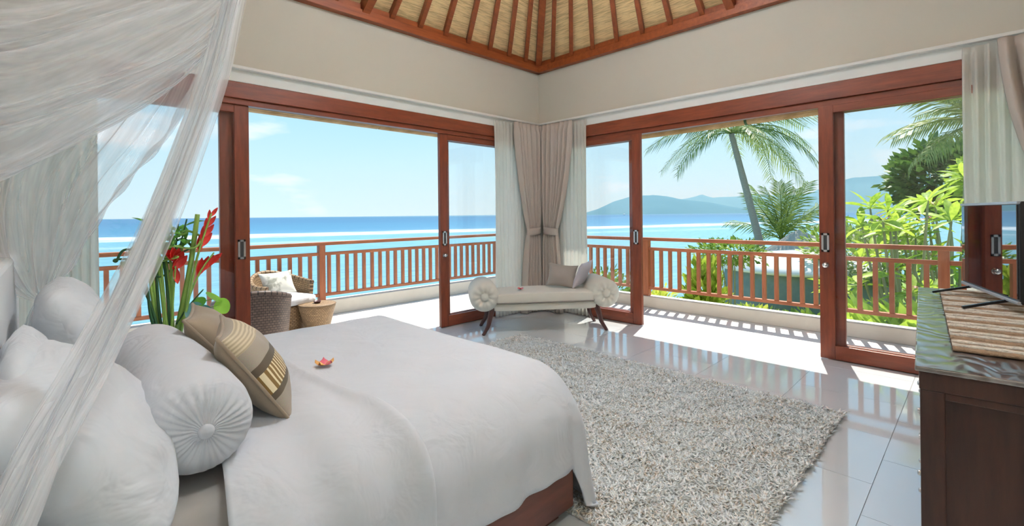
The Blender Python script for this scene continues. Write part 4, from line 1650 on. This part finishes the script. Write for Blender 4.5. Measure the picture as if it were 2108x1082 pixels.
MB().grid(tl, 70, 24, close_u=True).build('tied_tail', 'net_gathered', net, smooth=True)
MB().tube([(-0.011 + 0.022 * math.cos(a * PI / 8), 2.858 + 0.020 * math.sin(a * PI / 8), 1.013 + 0.004 * math.sin(a)) for a in range(17)], 0.005, 6, caps=False).build('tie', 'white_paint', net, smooth=True)

# swag: the near side of the net swept up and round towards the headboard wall
sB = catmull([(0.339, 1.665, 1.836), (0.231, 1.673, 1.701), (0.096, 1.709, 1.585), (0.0, 1.719, 1.499), (-0.085, 1.705, 1.431), (-0.194, 1.673, 1.377), (-0.33, 1.62, 1.34)], 60)
sM = catmull([(0.47, 1.74, 2.18), (0.34, 1.70, 2.02), (0.18, 1.71, 1.89), (0.05, 1.72, 1.80), (-0.06, 1.71, 1.73), (-0.19, 1.68, 1.68), (-0.33, 1.63, 1.64)], 60)
sT = catmull([(0.76, 2.04, 3.15), (0.56, 1.93, 2.90), (0.34, 1.86, 2.72), (0.16, 1.82, 2.58), (0.0, 1.78, 2.47), (-0.17, 1.72, 2.40), (-0.33, 1.65, 2.36)], 60)


def swag(u, v):
    f = u * 60
    i = min(int(f), 59)
    a = sB[i].lerp(sB[i + 1], f - i)
    m_ = sM[i].lerp(sM[i + 1], f - i)
    c = sT[i].lerp(sT[i + 1], f - i)
    p = a * ((1 - v) * (1 - 2 * v)) + m_ * (4 * v * (1 - v)) + c * (v * (2 * v - 1))
    n_ = Vector((0.45, -0.75, 0.5)).normalized()
    ph = v * 2 * PI * 9 + 1.6 * math.sin(u * 4 + v * 5)
    amp = 0.026 * sstep(0.0, 0.12, u)
    return p + n_ * (amp * math.sin(ph) + 0.6 * amp * math.sin(ph * 2.3 + 1)) + Vector((0, 0, 0.02 * math.sin(ph * 0.5) * sstep(0, .3, u)))


MB().grid(swag, 60, 150).build('swag_panel', 'net_swag', net, smooth=True)


def swag2(u, v):
    p = Vector(swag(u, 0.02 + 0.9 * v * (0.9 + 0.1 * math.sin(u * 5))))
    ph = v * 2 * PI * 6 + 2.2 * math.sin(u * 3 + v * 4)
    return p + Vector((-0.30, 0.50, -0.12)) * (0.12 + 0.25 * math.sin(PI * u)) + Vector((0.3, -0.6, 0.6)) * (0.028 * math.sin(ph))


MB().grid(swag2, 60, 130).build('inner_swag', 'net_swag', net, smooth=True)
MB().tube([tuple(NET_AP), (0.80, 2.08, 3.75)], 0.006, 6).build('hanging_cord', 'white_paint', net)
MB().lathe([(0.0, 0.03), (0.05, 0.02), (0.055, -0.01), (0.03, -0.03)], 16, origin=tuple(NET_AP)).build('crown_ring', 'white_paint', net, smooth=True)


# ------------------------------------------------------------------ curtains
def curtain_panel(name, parent, along, line, top, tie, bot, mat, pleats, depth, sgn, ztie=None, zt=2.60, zb=0.012, head=True):
    """hanging cloth. top/tie/bot = (a0, a1) along the wall at head, waist and hem; folds of the given depth"""
    def span(z):
        if ztie is None:
            f = (zt - z) / (zt - zb)
            return [top[k] + (bot[k] - top[k]) * f for k in (0, 1)]
        if z > ztie:
            f = (zt - z) / (zt - ztie)
            g = f ** 2.2 * 0.75 + f * 0.25
            return [top[k] + (tie[k] - top[k]) * g for k in (0, 1)]
        f = (ztie - z) / (ztie - zb)
        g = f ** 0.6
        return [tie[k] + (bot[k] - tie[k]) * g for k in (0, 1)]

    def fn(u, v):
        z = zt + (zb - zt) * v
        a0, a1 = span(z)
        w = abs(a1 - a0)
        q = a0 + (a1 - a0) * u
        headness = sstep(zt - 0.14, zt - 0.05, z) if head else 0
        ph = u * 2 * PI * pleats
        amp = depth * (1 - 0.55 * headness) * (0.75 + 0.35 * math.sin(u * 9 + 1))
        if ztie is not None:
            d = amp * (2 * abs(math.sin(ph / 2 + 0.25 * math.sin(v * 4 + u * 6))) - 1)
        else:
            d = amp * math.sin(ph + 0.5 * math.sin(v * 4 + u * 6)) + 0.25 * amp * math.sin(ph * 2 + 1)
        if ztie is not None:
            d *= 1 - 0.45 * math.exp(-((z - ztie) / 0.10) ** 2)
        q += 0.004 * math.sin(ph * 0.5 + v * 5) * (1 if w > 0.1 else 0)
        off = line - sgn * d
        return (q, off, z) if along == 'x' else (off, q, z)
    o = MB().grid(fn, int(pleats * 14), 44).build(name, mat, parent, smooth=True, solid=0.003)
    return o


def tieband(parent, along, line, a0, a1, z, mat, dep=0.050):
    c = (a0 + a1) / 2
    w = (a1 - a0) / 2 + 0.012

    def fn(u, v):
        a = u * 2 * PI
        q = c + w * math.cos(a)
        d = line + dep * math.sin(a)
        zz = z + 0.10 * (v - 0.5) + 0.012 * math.cos(a)
        return (q, d, zz) if along == 'x' else (d, q, zz)
    MB().grid(fn, 40, 3, close_u=True).build('tie_band', mat, parent, smooth=True, solid=0.004)


ct = thing('curtain', 'taupe silk curtain tied at the waist, left of the room corner', 'curtain', (4.70, 4.40, 0.0), group='taupe tied curtains')
curtain_panel('drape', ct, 'x', 4.385, (4.43, 4.99), (4.66, 4.90), (4.55, 4.93), 'taupe_silk', 7, 0.046, 1, 1.12)
tieband(ct, 'x', 4.385, 4.66, 4.90, 1.12, 'taupe_silk')
ct = thing('curtain', 'taupe silk curtain tied at the waist, right of the room corner', 'curtain', (4.95, 4.15, 0.0), group='taupe tied curtains')
curtain_panel('drape', ct, 'y', 4.925, (4.34, 3.82), (4.32, 4.09), (4.35, 4.0), 'taupe_silk', 7, 0.046, 1, 1.12)
tieband(ct, 'y', 4.925, 4.09, 4.32, 1.12, 'taupe_silk')
ct = thing('curtain', 'taupe silk curtain swept aside above the television', 'curtain', (4.95, -0.45, 0.0), group='taupe tied curtains')
curtain_panel('drape', ct, 'y', 4.925, (-0.09, -0.75), (-0.45, -0.72), (-0.38, -0.80), 'taupe_silk', 7, 0.046, 1, 1.12)
tieband(ct, 'y', 4.925, -0.72, -0.45, 1.12, 'taupe_silk')
ct = thing('sheer_curtain', 'white sheer curtain hanging left of the corner beside the sea doors', 'curtain', (4.5, 4.46, 0.0), group='white sheer curtains')
curtain_panel('sheer_drape', ct, 'x', 4.485, (4.135, 4.98), None, (4.14, 4.96), 'sheer', 13, 0.022, 1)
ct = thing('sheer_curtain', 'white sheer curtain hanging right of the corner beside the garden doors', 'curtain', (5.02, 4.0, 0.0), group='white sheer curtains')
curtain_panel('sheer_drape', ct, 'y', 5.025, (3.655, 4.40), None, (3.655, 4.40), 'sheer', 12, 0.018, 1)
ct = thing('sheer_curtain', 'white sheer curtain between the garden door and the far taupe curtain', 'curtain', (5.02, -0.3, 0.0), group='white sheer curtains')
curtain_panel('sheer_drape', ct, 'y', 5.025, (0.098, -0.80), None, (0.08, -0.80), 'sheer', 13, 0.018, 1)
ct = thing('sheer_curtain', 'white sheer curtain behind the net at the left end of the sea doors', 'curtain', (-0.05, 4.46, 0.0), group='white sheer curtains')
curtain_panel('sheer_drape', ct, 'x', 4.475, (-0.39, 0.255), None, (-0.39, 0.25), 'sheer', 13, 0.026, 1)

# ------------------------------------------------------------------ chaise in the corner
CH = thing('chaise_bench', 'cream upholstered bench with two button-ended roll arms before the corner curtains', 'bench', (4.16, 3.70, 0.0), math.atan2(-0.85, 1.11))
# own frame: x along the bench, y away from the camera
AR, AL = 0.165, 0.70
zc = 0.435
prof = [(0.0, -0.290), (0.040, -0.288), (0.048, -0.276), (0.060, -0.286), (0.085, -0.300), (0.115, -0.296), (0.145, -0.280), (AR, -0.250), (AR + .004, 0.0), (AR, 0.250), (0.145, 0.280), (0.085, 0.300), (0.0, 0.290)]


def amod(r, h, a, i):
    if abs(h) > 0.27 and 0.05 < r < 0.15:
        h += math.copysign(0.0045, h) * math.cos(a * 10)
    return r, h


for sx in (-1, 1):
    arm = MB().lathe(prof, 72, mod=amod, axis='Y', origin=(sx * AL, 0, zc)).build('roll_arm', 'chaise_cloth', CH, smooth=True, world=False)
    MB().lathe([(0.0, -0.306), (0.028, -0.303), (0.040, -0.294), (0.043, -0.284)], 20, axis='Y', origin=(sx * AL, 0, zc)).build('end_button', 'chaise_cloth', arm, smooth=True, world=False)


def slab(lo, hi, e=0.18, ez=0.35, sag=0.0):
    m = MB()
    cx, cy, cz = [(a + b) / 2 for a, b in zip(lo, hi)]
    hx, hy, hz = [(b - a) / 2 for a, b in zip(lo, hi)]

    def se(c, k):
        return math.copysign(abs(c) ** k, c)

    def fn(u, v):
        th, ph = u * 2 * PI, (v - 0.5) * PI
        x = se(math.cos(ph), ez) * se(math.cos(th), e)
        y = se(math.cos(ph), ez) * se(math.sin(th), e)
        return (cx + hx * x, cy + hy * y, cz + hz * se(math.sin(ph), ez) + (sag * (1 - x * x) if v > .5 else 0))
    m.grid(fn, 60, 20, close_u=True)
    return m


slab((-0.60, -0.265, 0.262), (0.60, 0.265, 0.352), 0.15, 0.2).build('seat_base', 'chaise_cloth', CH, smooth=True, world=False)
sc = slab((-0.575, -0.285, 0.350), (0.575, 0.265, 0.462), 0.12, 0.22, 0.012).build('seat_cushion', 'chaise_cloth', CH, smooth=True, world=False)
pts = []
for k in range(61):
    th = k / 60 * 2 * PI
    pts.append((0.577 * math.copysign(abs(math.cos(th)) ** 0.12, math.cos(th)), -0.010 + 0.277 * math.copysign(abs(math.sin(th)) ** 0.12, math.sin(th)), 0.362))
MB().tube(pts, 0.006, 6, caps=False).build('piping', 'grey_silk', sc, smooth=True, world=False)
for sx in (-1, 1):
    for sy in (-1, 1):
        lp = catmull([(sx * 0.60, sy * 0.20, 0.30), (sx * 0.635, sy * 0.215, 0.20), (sx * 0.66, sy * 0.225, 0.10), (sx * 0.72, sy * 0.235, 0.0)], 10)
        MB().tube(lp, [0.036 - 0.0018 * i for i in range(11)], 10).build('leg', 'leg_wood', CH, smooth=True, world=False)

# bench cushions, world positions from the bench frame
ca, sa = math.cos(CH.rotation_euler.z), math.sin(CH.rotation_euler.z)


def onb(x, y, z):
    return (4.16 + ca * x - sa * y, 3.70 + sa * x + ca * y, z)


def dirb(x, y, z):
    return (ca * x - sa * y, sa * x + ca * y, z)


cushion('bench_cushion', 'taupe silk cushion on the cream bench, in front', 'cushion', onb(0.26, 0.04, 0.612), dirb(0.92, -0.35, -0.10), dirb(0.10, 0.42, 0.9), 0.36, 0.30, 0.11, 'grey_silk', 0.006, 21, 0.12, group='silk cushions on the bench')
cushion('bench_cushion', 'lilac silk cushion leaning on the right roll arm of the bench', 'cushion', onb(0.50, 0.00, 0.630), dirb(0.55, 0.70, 0.05), dirb(0.42, -0.10, 0.9), 0.34, 0.34, 0.10, 'lilac_silk', 0.006, 22, 0.12, group='silk cushions on the bench')
blossom('fallen_flower', 'small dark pink flower lying on the cream bench seat', (3.90, 3.80, 0.476), ['pink_petal', 'red_bract'], 0.036, 5)

# ------------------------------------------------------------------ shaggy rug
RX0, RX1, RY0, RY1 = 1.64, 3.70, 0.64, 3.60
rug = thing('shag_rug', 'thick cream shag rug with brown flecks beside the bed', 'rug', ((RX0 + RX1) / 2, (RY0 + RY1) / 2, 0))
part((RX0 + 0.015, RY0 + 0.015, 0.001), (RX1 - 0.015, RY1 - 0.015, 0.014), 'backing', 'rug_pile', rug, 0.004)
NT = 70000
px = rng.uniform(RX0 + 0.01, RX1 - 0.01, NT)
py = rng.uniform(RY0 + 0.01, RY1 - 0.01, NT)
ang = rng.uniform(0, 2 * PI, NT)
lean = rng.uniform(0.4, 1.3, NT)
hgt = rng.uniform(0.026, 0.042, NT)
rad = rng.uniform(0.0042, 0.0072, NT)
clump = np.sin(px * 31 + 2 * np.sin(py * 23)) * np.sin(py * 29 + 2 * np.sin(px * 19))
hgt *= 1 + 0.22 * clump
ang += 1.4 * clump
lx, ly = np.cos(ang) * lean * hgt, np.sin(ang) * lean * hgt
V = np.zeros((NT, 7, 3))
for k in range(3):
    a = ang + k * 2 * PI / 3
    V[:, k, 0] = px + np.cos(a) * rad
    V[:, k, 1] = py + np.sin(a) * rad
    V[:, k, 2] = 0.010
    V[:, 3 + k, 0] = px + lx * 0.45 + np.cos(a) * rad * 1.1
    V[:, 3 + k, 1] = py + ly * 0.45 + np.sin(a) * rad * 1.1
    V[:, 3 + k, 2] = 0.010 + hgt * 0.6
V[:, 6, 0] = px + lx * 1.1
V[:, 6, 1] = py + ly * 1.1
V[:, 6, 2] = 0.010 + hgt * (1.0 - 0.22 * lean)
F = []
b0 = (np.arange(NT) * 7)[:, None]
tri = np.array([[0, 1, 4], [0, 4, 3], [1, 2, 5], [1, 5, 4], [2, 0, 3], [2, 3, 5], [3, 4, 6], [4, 5, 6], [5, 3, 6]])
F = (b0[:, :, None] + tri[None]).reshape(-1, 3)
me = bpy.data.meshes.new('pile')
vv = V.reshape(-1, 3) - np.array(rug.location)
me.vertices.add(len(vv))
me.vertices.foreach_set('co', vv.ravel())
me.loops.add(F.size)
me.loops.foreach_set('vertex_index', F.ravel().astype(np.int32))
me.polygons.add(len(F))
me.polygons.foreach_set('loop_start', (np.arange(len(F)) * 3).astype(np.int32))
me.polygons.foreach_set('use_smooth', np.ones(len(F), dtype=bool))
me.update(calc_edges=True)
me.validate()
me.materials.append(MATS['rug_pile'])
link('pile', me, rug)['kind'] = 'stuff'

# ------------------------------------------------------------------ dresser with television
DR = math.atan2(0.141, 2.065)
dz = 0.85
dr = thing('dresser', 'dark brown wooden dresser with carved grain top under the television', 'dresser', (1.98, 0.156, 0.0), DR)
# own frame: x along its front, y negative into the room's back
DL, DD = 2.07, 0.80
part((0.0, -DD, dz - 0.016), (DL, 0.0, dz), 'top', 'dresser_top_wood', dr, 0.004, world=False)
part((0.010, -DD + 0.01, dz - 0.075), (DL - 0.01, -0.010, dz - 0.016), 'top_frame', 'dresser_wood', dr, 0.003, world=False)
part((0.045, -DD + 0.03, 0.06), (DL - 0.045, -0.030, dz - 0.075), 'carcass', 'dresser_wood', dr, 0.003, world=False)
for xx in (0.012, DL - 0.062):
    for yy in (-0.072, -DD + 0.012):
        part((xx, yy, 0.0), (xx + 0.05, yy + 0.060, dz - 0.075), 'leg', 'dresser_wood', dr, 0.004, world=False)
part((0.018, -DD + 0.07, 0.10), (0.05, -0.07, 0.18), 'end_rail', 'dresser_wood', dr, 0.003, world=False)
part((0.018, -DD + 0.07, dz - 0.10), (0.05, -0.07, dz - 0.075), 'end_rail', 'dresser_wood', dr, 0.003, world=False)
for c in range(3):
    for r in range(3):
        x0 = 0.07 + c * 0.65
        z0 = 0.10 + r * 0.22
        d_ = part((x0, -0.032, z0), (x0 + 0.63, -0.014, z0 + 0.205), 'drawer', 'dresser_wood', dr, 0.004, world=False)
        for kx in (0.14, 0.49):
            MB().lathe([(0.009, 0.0), (0.010, 0.006), (0.008, 0.011), (0.0, 0.013)], 12, axis='Y', origin=(x0 + kx, -0.014, z0 + 0.10)).build('knob', 'steel', d_, smooth=True, world=False)

# ribbed woven runner on the dresser, in the dresser's own directions
cd, sd_ = math.cos(DR), math.sin(DR)


def ond(x, y, z):
    return (1.98 + cd * x - sd_ * y, 0.156 + sd_ * x + cd * y, z)


plain('runner_tan', (0.32, 0.21, 0.13), 0.9, var=0.35, scale=30, bump=0.8, bscale=90)
plain('runner_dark', (0.10, 0.06, 0.04), 0.9, var=0.4, scale=30, bump=0.8, bscale=90)
plain('runner_pale', (0.66, 0.60, 0.52), 0.9, var=0.35, scale=30, bump=0.8, bscale=90)
rn = thing('table_runner', 'ribbed brown and cream woven mat on the dresser under the television', 'mat', ond(1.0, -0.4, dz), DR)
xr0, xr1 = 0.275, 1.92
widths = [0.040, 0.014, 0.020, 0.032, 0.014, 0.018, 0.044, 0.016]
matsr = ['runner_tan', 'runner_dark', 'runner_pale', 'runner_tan', 'runner_dark', 'runner_pale', 'runner_tan', 'runner_dark']
x = xr0
k = 0
while x < xr1:
    w = widths[k % 8]
    cxr = x + w / 2 - 1.0
    hh = 0.016 if matsr[k % 8] == 'runner_tan' else (0.019 if matsr[k % 8] == 'runner_pale' else 0.011)

    def rib(u, v, cxr=cxr, w=w, hh=hh, k=k):
        a = u * 2 * PI
        y = 0.30 - 0.655 * v
        wob = 0.003 * math.sin(v * 37 + k) + 0.002 * math.sin(v * 83 + k * 2)
        return (cxr + w * 0.56 * math.cos(a) + wob, y, hh * 0.5 + 0.0005 + (hh * 0.5) * math.sin(a) * (1 + 0.10 * math.sin(v * 60 + k)))
    m = MB().grid(rib, 8, 30, close_u=True)
    m.build('rib', matsr[k % 8], rn, smooth=True, world=False)
    x += w
    k += 1

tvr = math.atan2(0.201, 0.722)
tv = thing('television', 'small flat television with glossy black screen on the dresser', 'television', (3.467, -0.015, dz + 0.017), tvr)
# own frame: x along the screen, screen faces +y
part((-0.375, -0.045, 0.052), (0.375, -0.004, 0.520), 'housing', 'black_plastic', tv, 0.006, world=False)
part((-0.360, -0.006, 0.075), (0.360, 0.0015, 0.505), 'screen', 'screen', tv, 0.0, world=False)
part((-0.374, -0.012, 0.050), (0.374, 0.004, 0.066), 'bottom_bezel', 'silver_plastic', tv, 0.002, world=False)
part((-0.374, -0.012, 0.508), (0.374, 0.004, 0.521), 'top_bezel', 'silver_plastic', tv, 0.002, world=False)
for sx in (-1, 1):
    m = MB()
    m.beam((sx * 0.24, -0.02, 0.055), (sx * 0.255, 0.16, 0.006), 0.014, 0.012)
    m.beam((sx * 0.24, -0.02, 0.055), (sx * 0.255, -0.17, 0.006), 0.014, 0.012)
    m.build('foot', 'black_plastic', tv, world=False)

# ------------------------------------------------------------------ vase of flowers on a low stool behind the bed
st = thing('low_stool', 'low wooden stool behind the bolster carrying the flower vase', 'stool', (0.50, 3.52, 0.0))
MB().lathe([(0.0, 0.42), (0.19, 0.42), (0.20, 0.435), (0.19, 0.45), (0.0, 0.45)], 28).build('top', 'bed_wood', st, world=False)
for q in range(3):
    a = q * 2 * PI / 3 + 0.4
    MB().tube([(0.11 * math.cos(a), 0.11 * math.sin(a), 0.43), (0.16 * math.cos(a), 0.16 * math.sin(a), 0.0)], [0.022, 0.016], 10).build('leg', 'bed_wood', st, world=False)
VX, VY, VZ = 0.51, 3.50, 0.451
vase = thing('flower_vase', 'clear glass vase with green reeds, red heliconia and round leaves beside the bed', 'vase', (VX, VY, VZ))
MB().lathe([(0.0, 0.004), (0.062, 0.004), (0.070, 0.012), (0.073, 0.13), (0.078, 0.255), (0.075, 0.255), (0.069, 0.13), (0.066, 0.022), (0.0, 0.020)], 28).build('glass_body', 'vase_glass', vase, smooth=True, world=False)


def stemw(pts, r, mat, name='stem', n=7):
    pts = catmull(pts, max(8, 6 * (len(pts) - 1)))
    return MB().tube(pts, [r * (1.0 - 0.35 * i / (len(pts) - 1)) for i in range(len(pts))], n).build(name, mat, vase, smooth=True)


# thick upright reed and thin dark shoots
stemw([(0.52, 3.50, 0.47), (0.575, 3.50, 0.75), (0.625, 3.49, 1.05), (0.664, 3.48, 1.375)], 0.021, 'reed_stem', 'reed')
stemw([(0.51, 3.52, 0.47), (0.535, 3.52, 0.85), (0.575, 3.52, 1.15), (0.613, 3.51, 1.345)], 0.007, 'dark_stem')
stemw([(0.50, 3.52, 0.47), (0.52, 3.52, 0.85), (0.555, 3.53, 1.15), (0.572, 3.53, 1.315)], 0.007, 'dark_stem')
# red heliconia stalk
stemw([(0.53, 3.48, 0.47), (0.60, 3.46, 0.80), (0.655, 3.46, 1.10), (0.735, 3.46, 1.38)], 0.009, 'reed_stem')
# curled bamboo canes
rs = random.Random(5)
for k in range(9):
    a = -2.9 + k * 0.27
    bx_, by_ = VX + 0.045 * math.cos(k * 2.4), VY + 0.045 * math.sin(k * 2.4)
    h = 0.80 + 0.08 * rs.random() + 0.02 * k
    p = [(bx_, by_, 0.47), (VX - 0.02 + 0.012 * (k - 4), VY + 0.02 * math.sin(k), 0.70), (VX - 0.04 + 0.014 * (k - 4), VY, h + 0.06)]
    R0 = 0.055 + 0.035 * rs.random()
    cx_, cz_ = p[-1][0] - R0 * (1 if k % 2 else -0.6), p[-1][2] + 0.05
    for q in range(1, 9):
        tt = q / 8 * 2 * PI * (0.8 + 0.4 * rs.random())
        sg = 1 if k % 2 else -1
        p.append((cx_ + sg * R0 * math.cos(tt) * 1.2, VY + 0.05 * math.sin(tt * 0.7 + k), cz_ + 0.02 * q + R0 * math.sin(tt)))
    stemw(p, 0.0085, 'reed_stem' if k % 3 else 'dark_stem', 'curled_cane')
stemw([(0.48, 3.50, 0.47), (0.455, 3.50, 0.70), (0.42, 3.50, 0.86), (0.385, 3.49, 0.935), (0.33, 3.48, 0.945)], 0.009, 'dark_stem')
stemw([(0.49, 3.52, 0.47), (0.46, 3.52, 0.75), (0.43, 3.52, 0.93), (0.44, 3.51, 1.15)], 0.009, 'reed_stem')


def bract(p, d, L, w, mat='red_bract', name='bract'):
    p, d = Vector(p), Vector(d).normalized()
    s = d.cross(Vector((0.3, -1, 0.2))).normalized()
    n_ = s.cross(d)
    m = MB()

    def fn(u, v):
        q = (u - 0.5) * 2
        ww = w * math.sin(PI * min(0.99, 0.08 + 0.9 * v)) ** 0.8
        return p + d * (L * v) + s * (q * ww) + n_ * (w * 0.8 * (1 - q * q) * math.sin(PI * v) * (-1))
    m.grid(fn, 4, 7)
    return m.build(name, mat, vase, smooth=True)


for k in range(8):
    t_ = k / 7
    z = 1.14 + 0.22 * t_
    bract((0.668 + 0.062 * t_, 3.455, z), (0.35 + (0.35 if k % 2 else -0.30), 0.0, 1.0), 0.11 - 0.04 * t_, 0.020 - 0.008 * t_)
for k in range(6):
    bract((0.535 + 0.006 * k, 3.47, 1.04 + 0.012 * k), (math.cos(0.4 + k * 0.5) * 0.7, -0.3, 0.8 + 0.3 * math.sin(k)), 0.11, 0.026)
bract((0.545, 3.46, 1.05), (0.1, 0, -1), 0.10, 0.02)
stemw([(0.52, 3.49, 0.47), (0.53, 3.48, 0.80), (0.545, 3.465, 1.06)], 0.008, 'reed_stem')
for k in range(5):
    bract((0.660 + 0.01 * k, 3.46, 0.985 + 0.015 * k), (0.15 + 0.22 * k, -0.1, 0.9), 0.12, 0.020)
stemw([(0.54, 3.50, 0.47), (0.60, 3.48, 0.80), (0.665, 3.46, 1.0), (0.745, 3.45, 1.13)], 0.007, 'reed_stem')
# small leaf tufts on the canes
for k in range(36):
    c = (0.50 + rs.uniform(-0.07, 0.12), 3.50 + rs.uniform(-.05, .05), 1.16 + rs.uniform(-0.08, 0.14))
    o = link('leaf', LEAF['vase_leaf'], vase)
    o.matrix_basis = (Matrix.Translation(Vector(c) - Vector((VX, VY, VZ))) @ Matrix.Rotation(rs.uniform(0, 6.28), 4, 'Z') @ Matrix.Rotation(-rs.uniform(-0.2, 1.2), 4, 'Y') @ Matrix.Scale(rs.uniform(0.09, 0.15), 4))


def round_leaf(c, nrm, r, mat):
    nrm = Vector(nrm).normalized()
    s = nrm.cross(Vector((0, 0, 1))).normalized()
    u_ = s.cross(nrm)
    m = MB()

    def fn(u, v):
        a = u * 2 * PI
        rr = r * v * (1 - 0.25 * max(0, math.cos(a)) ** 6)
        return Vector(c) + s * (rr * math.sin(a) * 0.8) + u_ * (rr * math.cos(a) * -1.0) + nrm * (0.15 * r * v * v)
    m.grid(fn, 24, 4, close_u=True)
    m.build('round_leaf', mat, vase, smooth=True)


round_leaf((0.790, 3.46, 0.775), (-0.4, -0.9, 0.25), 0.058, 'bright_leaf')
round_leaf((0.745, 3.47, 0.835), (0.5, -0.35, 0.8), 0.060, 'bright_leaf')
round_leaf((0.665, 3.47, 0.815), (-0.3, -0.5, 0.8), 0.050, 'vase_leaf')
round_leaf((0.640, 3.45, 0.765), (-0.2, -0.9, 0.35), 0.065, 'blue_leaf')
round_leaf((0.690, 3.45, 0.745), (0.2, -0.9, 0.35), 0.060, 'blue_leaf')
for tip in ((0.79, 3.47, 0.79), (0.745, 3.48, 0.83), (0.665, 3.48, 0.81), (0.64, 3.46, 0.77)):
    stemw([(0.53, 3.50, 0.47), (0.57, 3.49, 0.70), ((0.6 + tip[0]) / 2, 3.48, tip[2] - 0.02), tip], 0.004, 'reed_stem', 'leaf_stalk')
stemw([(0.55, 3.49, 0.70), (0.61, 3.48, 0.80), (0.69, 3.47, 0.90)], 0.006, 'dark_stem')


# ------------------------------------------------------------------ wicker seats on the terrace
def tub_chair(label, loc, rotz, mat, w=0.33, hb=0.56, cush=True):
    """barrel armchair: open side faces its own -y"""
    t = thing('wicker_chair', label, 'chair', loc, rotz, group='wicker armchairs on the terrace')

    def shell(u, v):
        a = math.radians(-205 + 230 * u) + PI      # from one arm round the back to the other
        a = math.radians(-25 + 230 * u)
        lift = hb * (0.80 + 0.20 * sstep(0, 1, 1 - abs(u - 0.5) * 2.2))
        rr = w * (0.88 + 0.12 * v)
        return (rr * math.cos(a) * 1.05, rr * math.sin(a), lift * v)
    MB().grid(shell, 60, 20).build('back_shell', mat, t, smooth=True, world=False, solid=0.045)
    rim = [Vector(shell(k / 40, 1.0)) for k in range(41)]
    MB().tube(rim, 0.028, 8).build('rim', mat, t, smooth=True, world=False)
    MB().lathe([(w * 0.86, 0.0), (w * 0.90, 0.15), (w * 0.93, 0.29), (0.0, 0.30)], 40).build('seat_drum', mat, t, smooth=True, world=False)
    if cush:
        slab((-w * 0.86, -w * 1.02, 0.30), (w * 0.86, w * 0.80, 0.395), 0.5, 0.4, 0.01).build('seat_cushion', 'pillow_cotton', t, smooth=True, world=False)
    return t


tub_chair('dark wicker armchair with its back to the room, beside the wicker table', (1.50, 5.36, 0), PI + math.radians(-8), 'wicker_dark', 0.33, 0.60)
tub_chair('pale wicker armchair against the sea-side railing with a printed cushion', (2.02, 6.02, 0), math.radians(20), 'wicker_light', 0.33, 0.66)
cushion('patio_cushion', 'cream printed cushion in the wicker armchair by the railing', 'cushion', (1.985, 6.085, 0.545), (1, 0.12, 0.03), (0.0, 0.45, 0.9), 0.40, 0.30, 0.12, 'patio_cushion_cloth', 0.006, 31, 0.10)
tb = thing('wicker_table', 'low round wicker table tapering to its foot on the terrace', 'table', (2.275, 5.62, 0))
MB().lathe([(0.135, 0.0), (0.150, 0.06), (0.170, 0.14), (0.190, 0.22), (0.208, 0.29), (0.205, 0.305)], 48).build('body', 'wicker_light', tb, smooth=True, world=False)
MB().lathe([(0.207, 0.300), (0.214, 0.308), (0.207, 0.316), (0.10, 0.318), (0.0, 0.318)], 48).build('top', 'wicker_light', tb, smooth=True, world=False)
ash = MB().lathe([(0.0, 0.004), (0.035, 0.004), (0.045, 0.026), (0.041, 0.026), (0.032, 0.010), (0.0, 0.009)], 20, origin=(2.275, 5.62, 0.318)).build('small_bowl', 'leg_wood', smooth=True)
tag(ash, 'small dark bowl on the low wicker table', 'bowl')

# ------------------------------------------------------------------ added fill lamps, unseen above and behind the camera, to brighten the room
def lamp(name, label, c, cord_top, power, r=0.20, col=(0.78, 0.90, 1.0)):
    t = thing(name, label, 'added fill light', (c[0], c[1], c[2] - r))
    MB().lathe([(r * 0.55, -r), (r, -r * 0.4), (r, r * 0.4), (r * 0.55, r)], 28, origin=c).build('shade_frame', 'sheer', t, smooth=True)
    if cord_top:
        MB().tube([(c[0], c[1], c[2] + r * 0.9), (c[0], c[1], cord_top)], 0.008, 6).build('cord', 'black_plastic', t)
    ld = bpy.data.lights.new('fill_bulb', 'POINT')
    ld.energy = power
    ld.color = col
    ld.shadow_soft_size = r * 0.8
    lo = bpy.data.objects.new('fill_bulb', ld)
    COL.objects.link(lo)
    lo.parent = t
    lo.location = (0, 0, r)
    return t


lamp('fill_lamp', 'round added fill lamp, out of view under the roof peak', (2.34, 1.81, 4.05), 5.1, 330, 0.26)
lamp('fill_lamp', 'round added fill lamp, out of view behind the camera near the headboard wall', (0.35, -0.25, 3.25), 3.7, 70, 0.22)
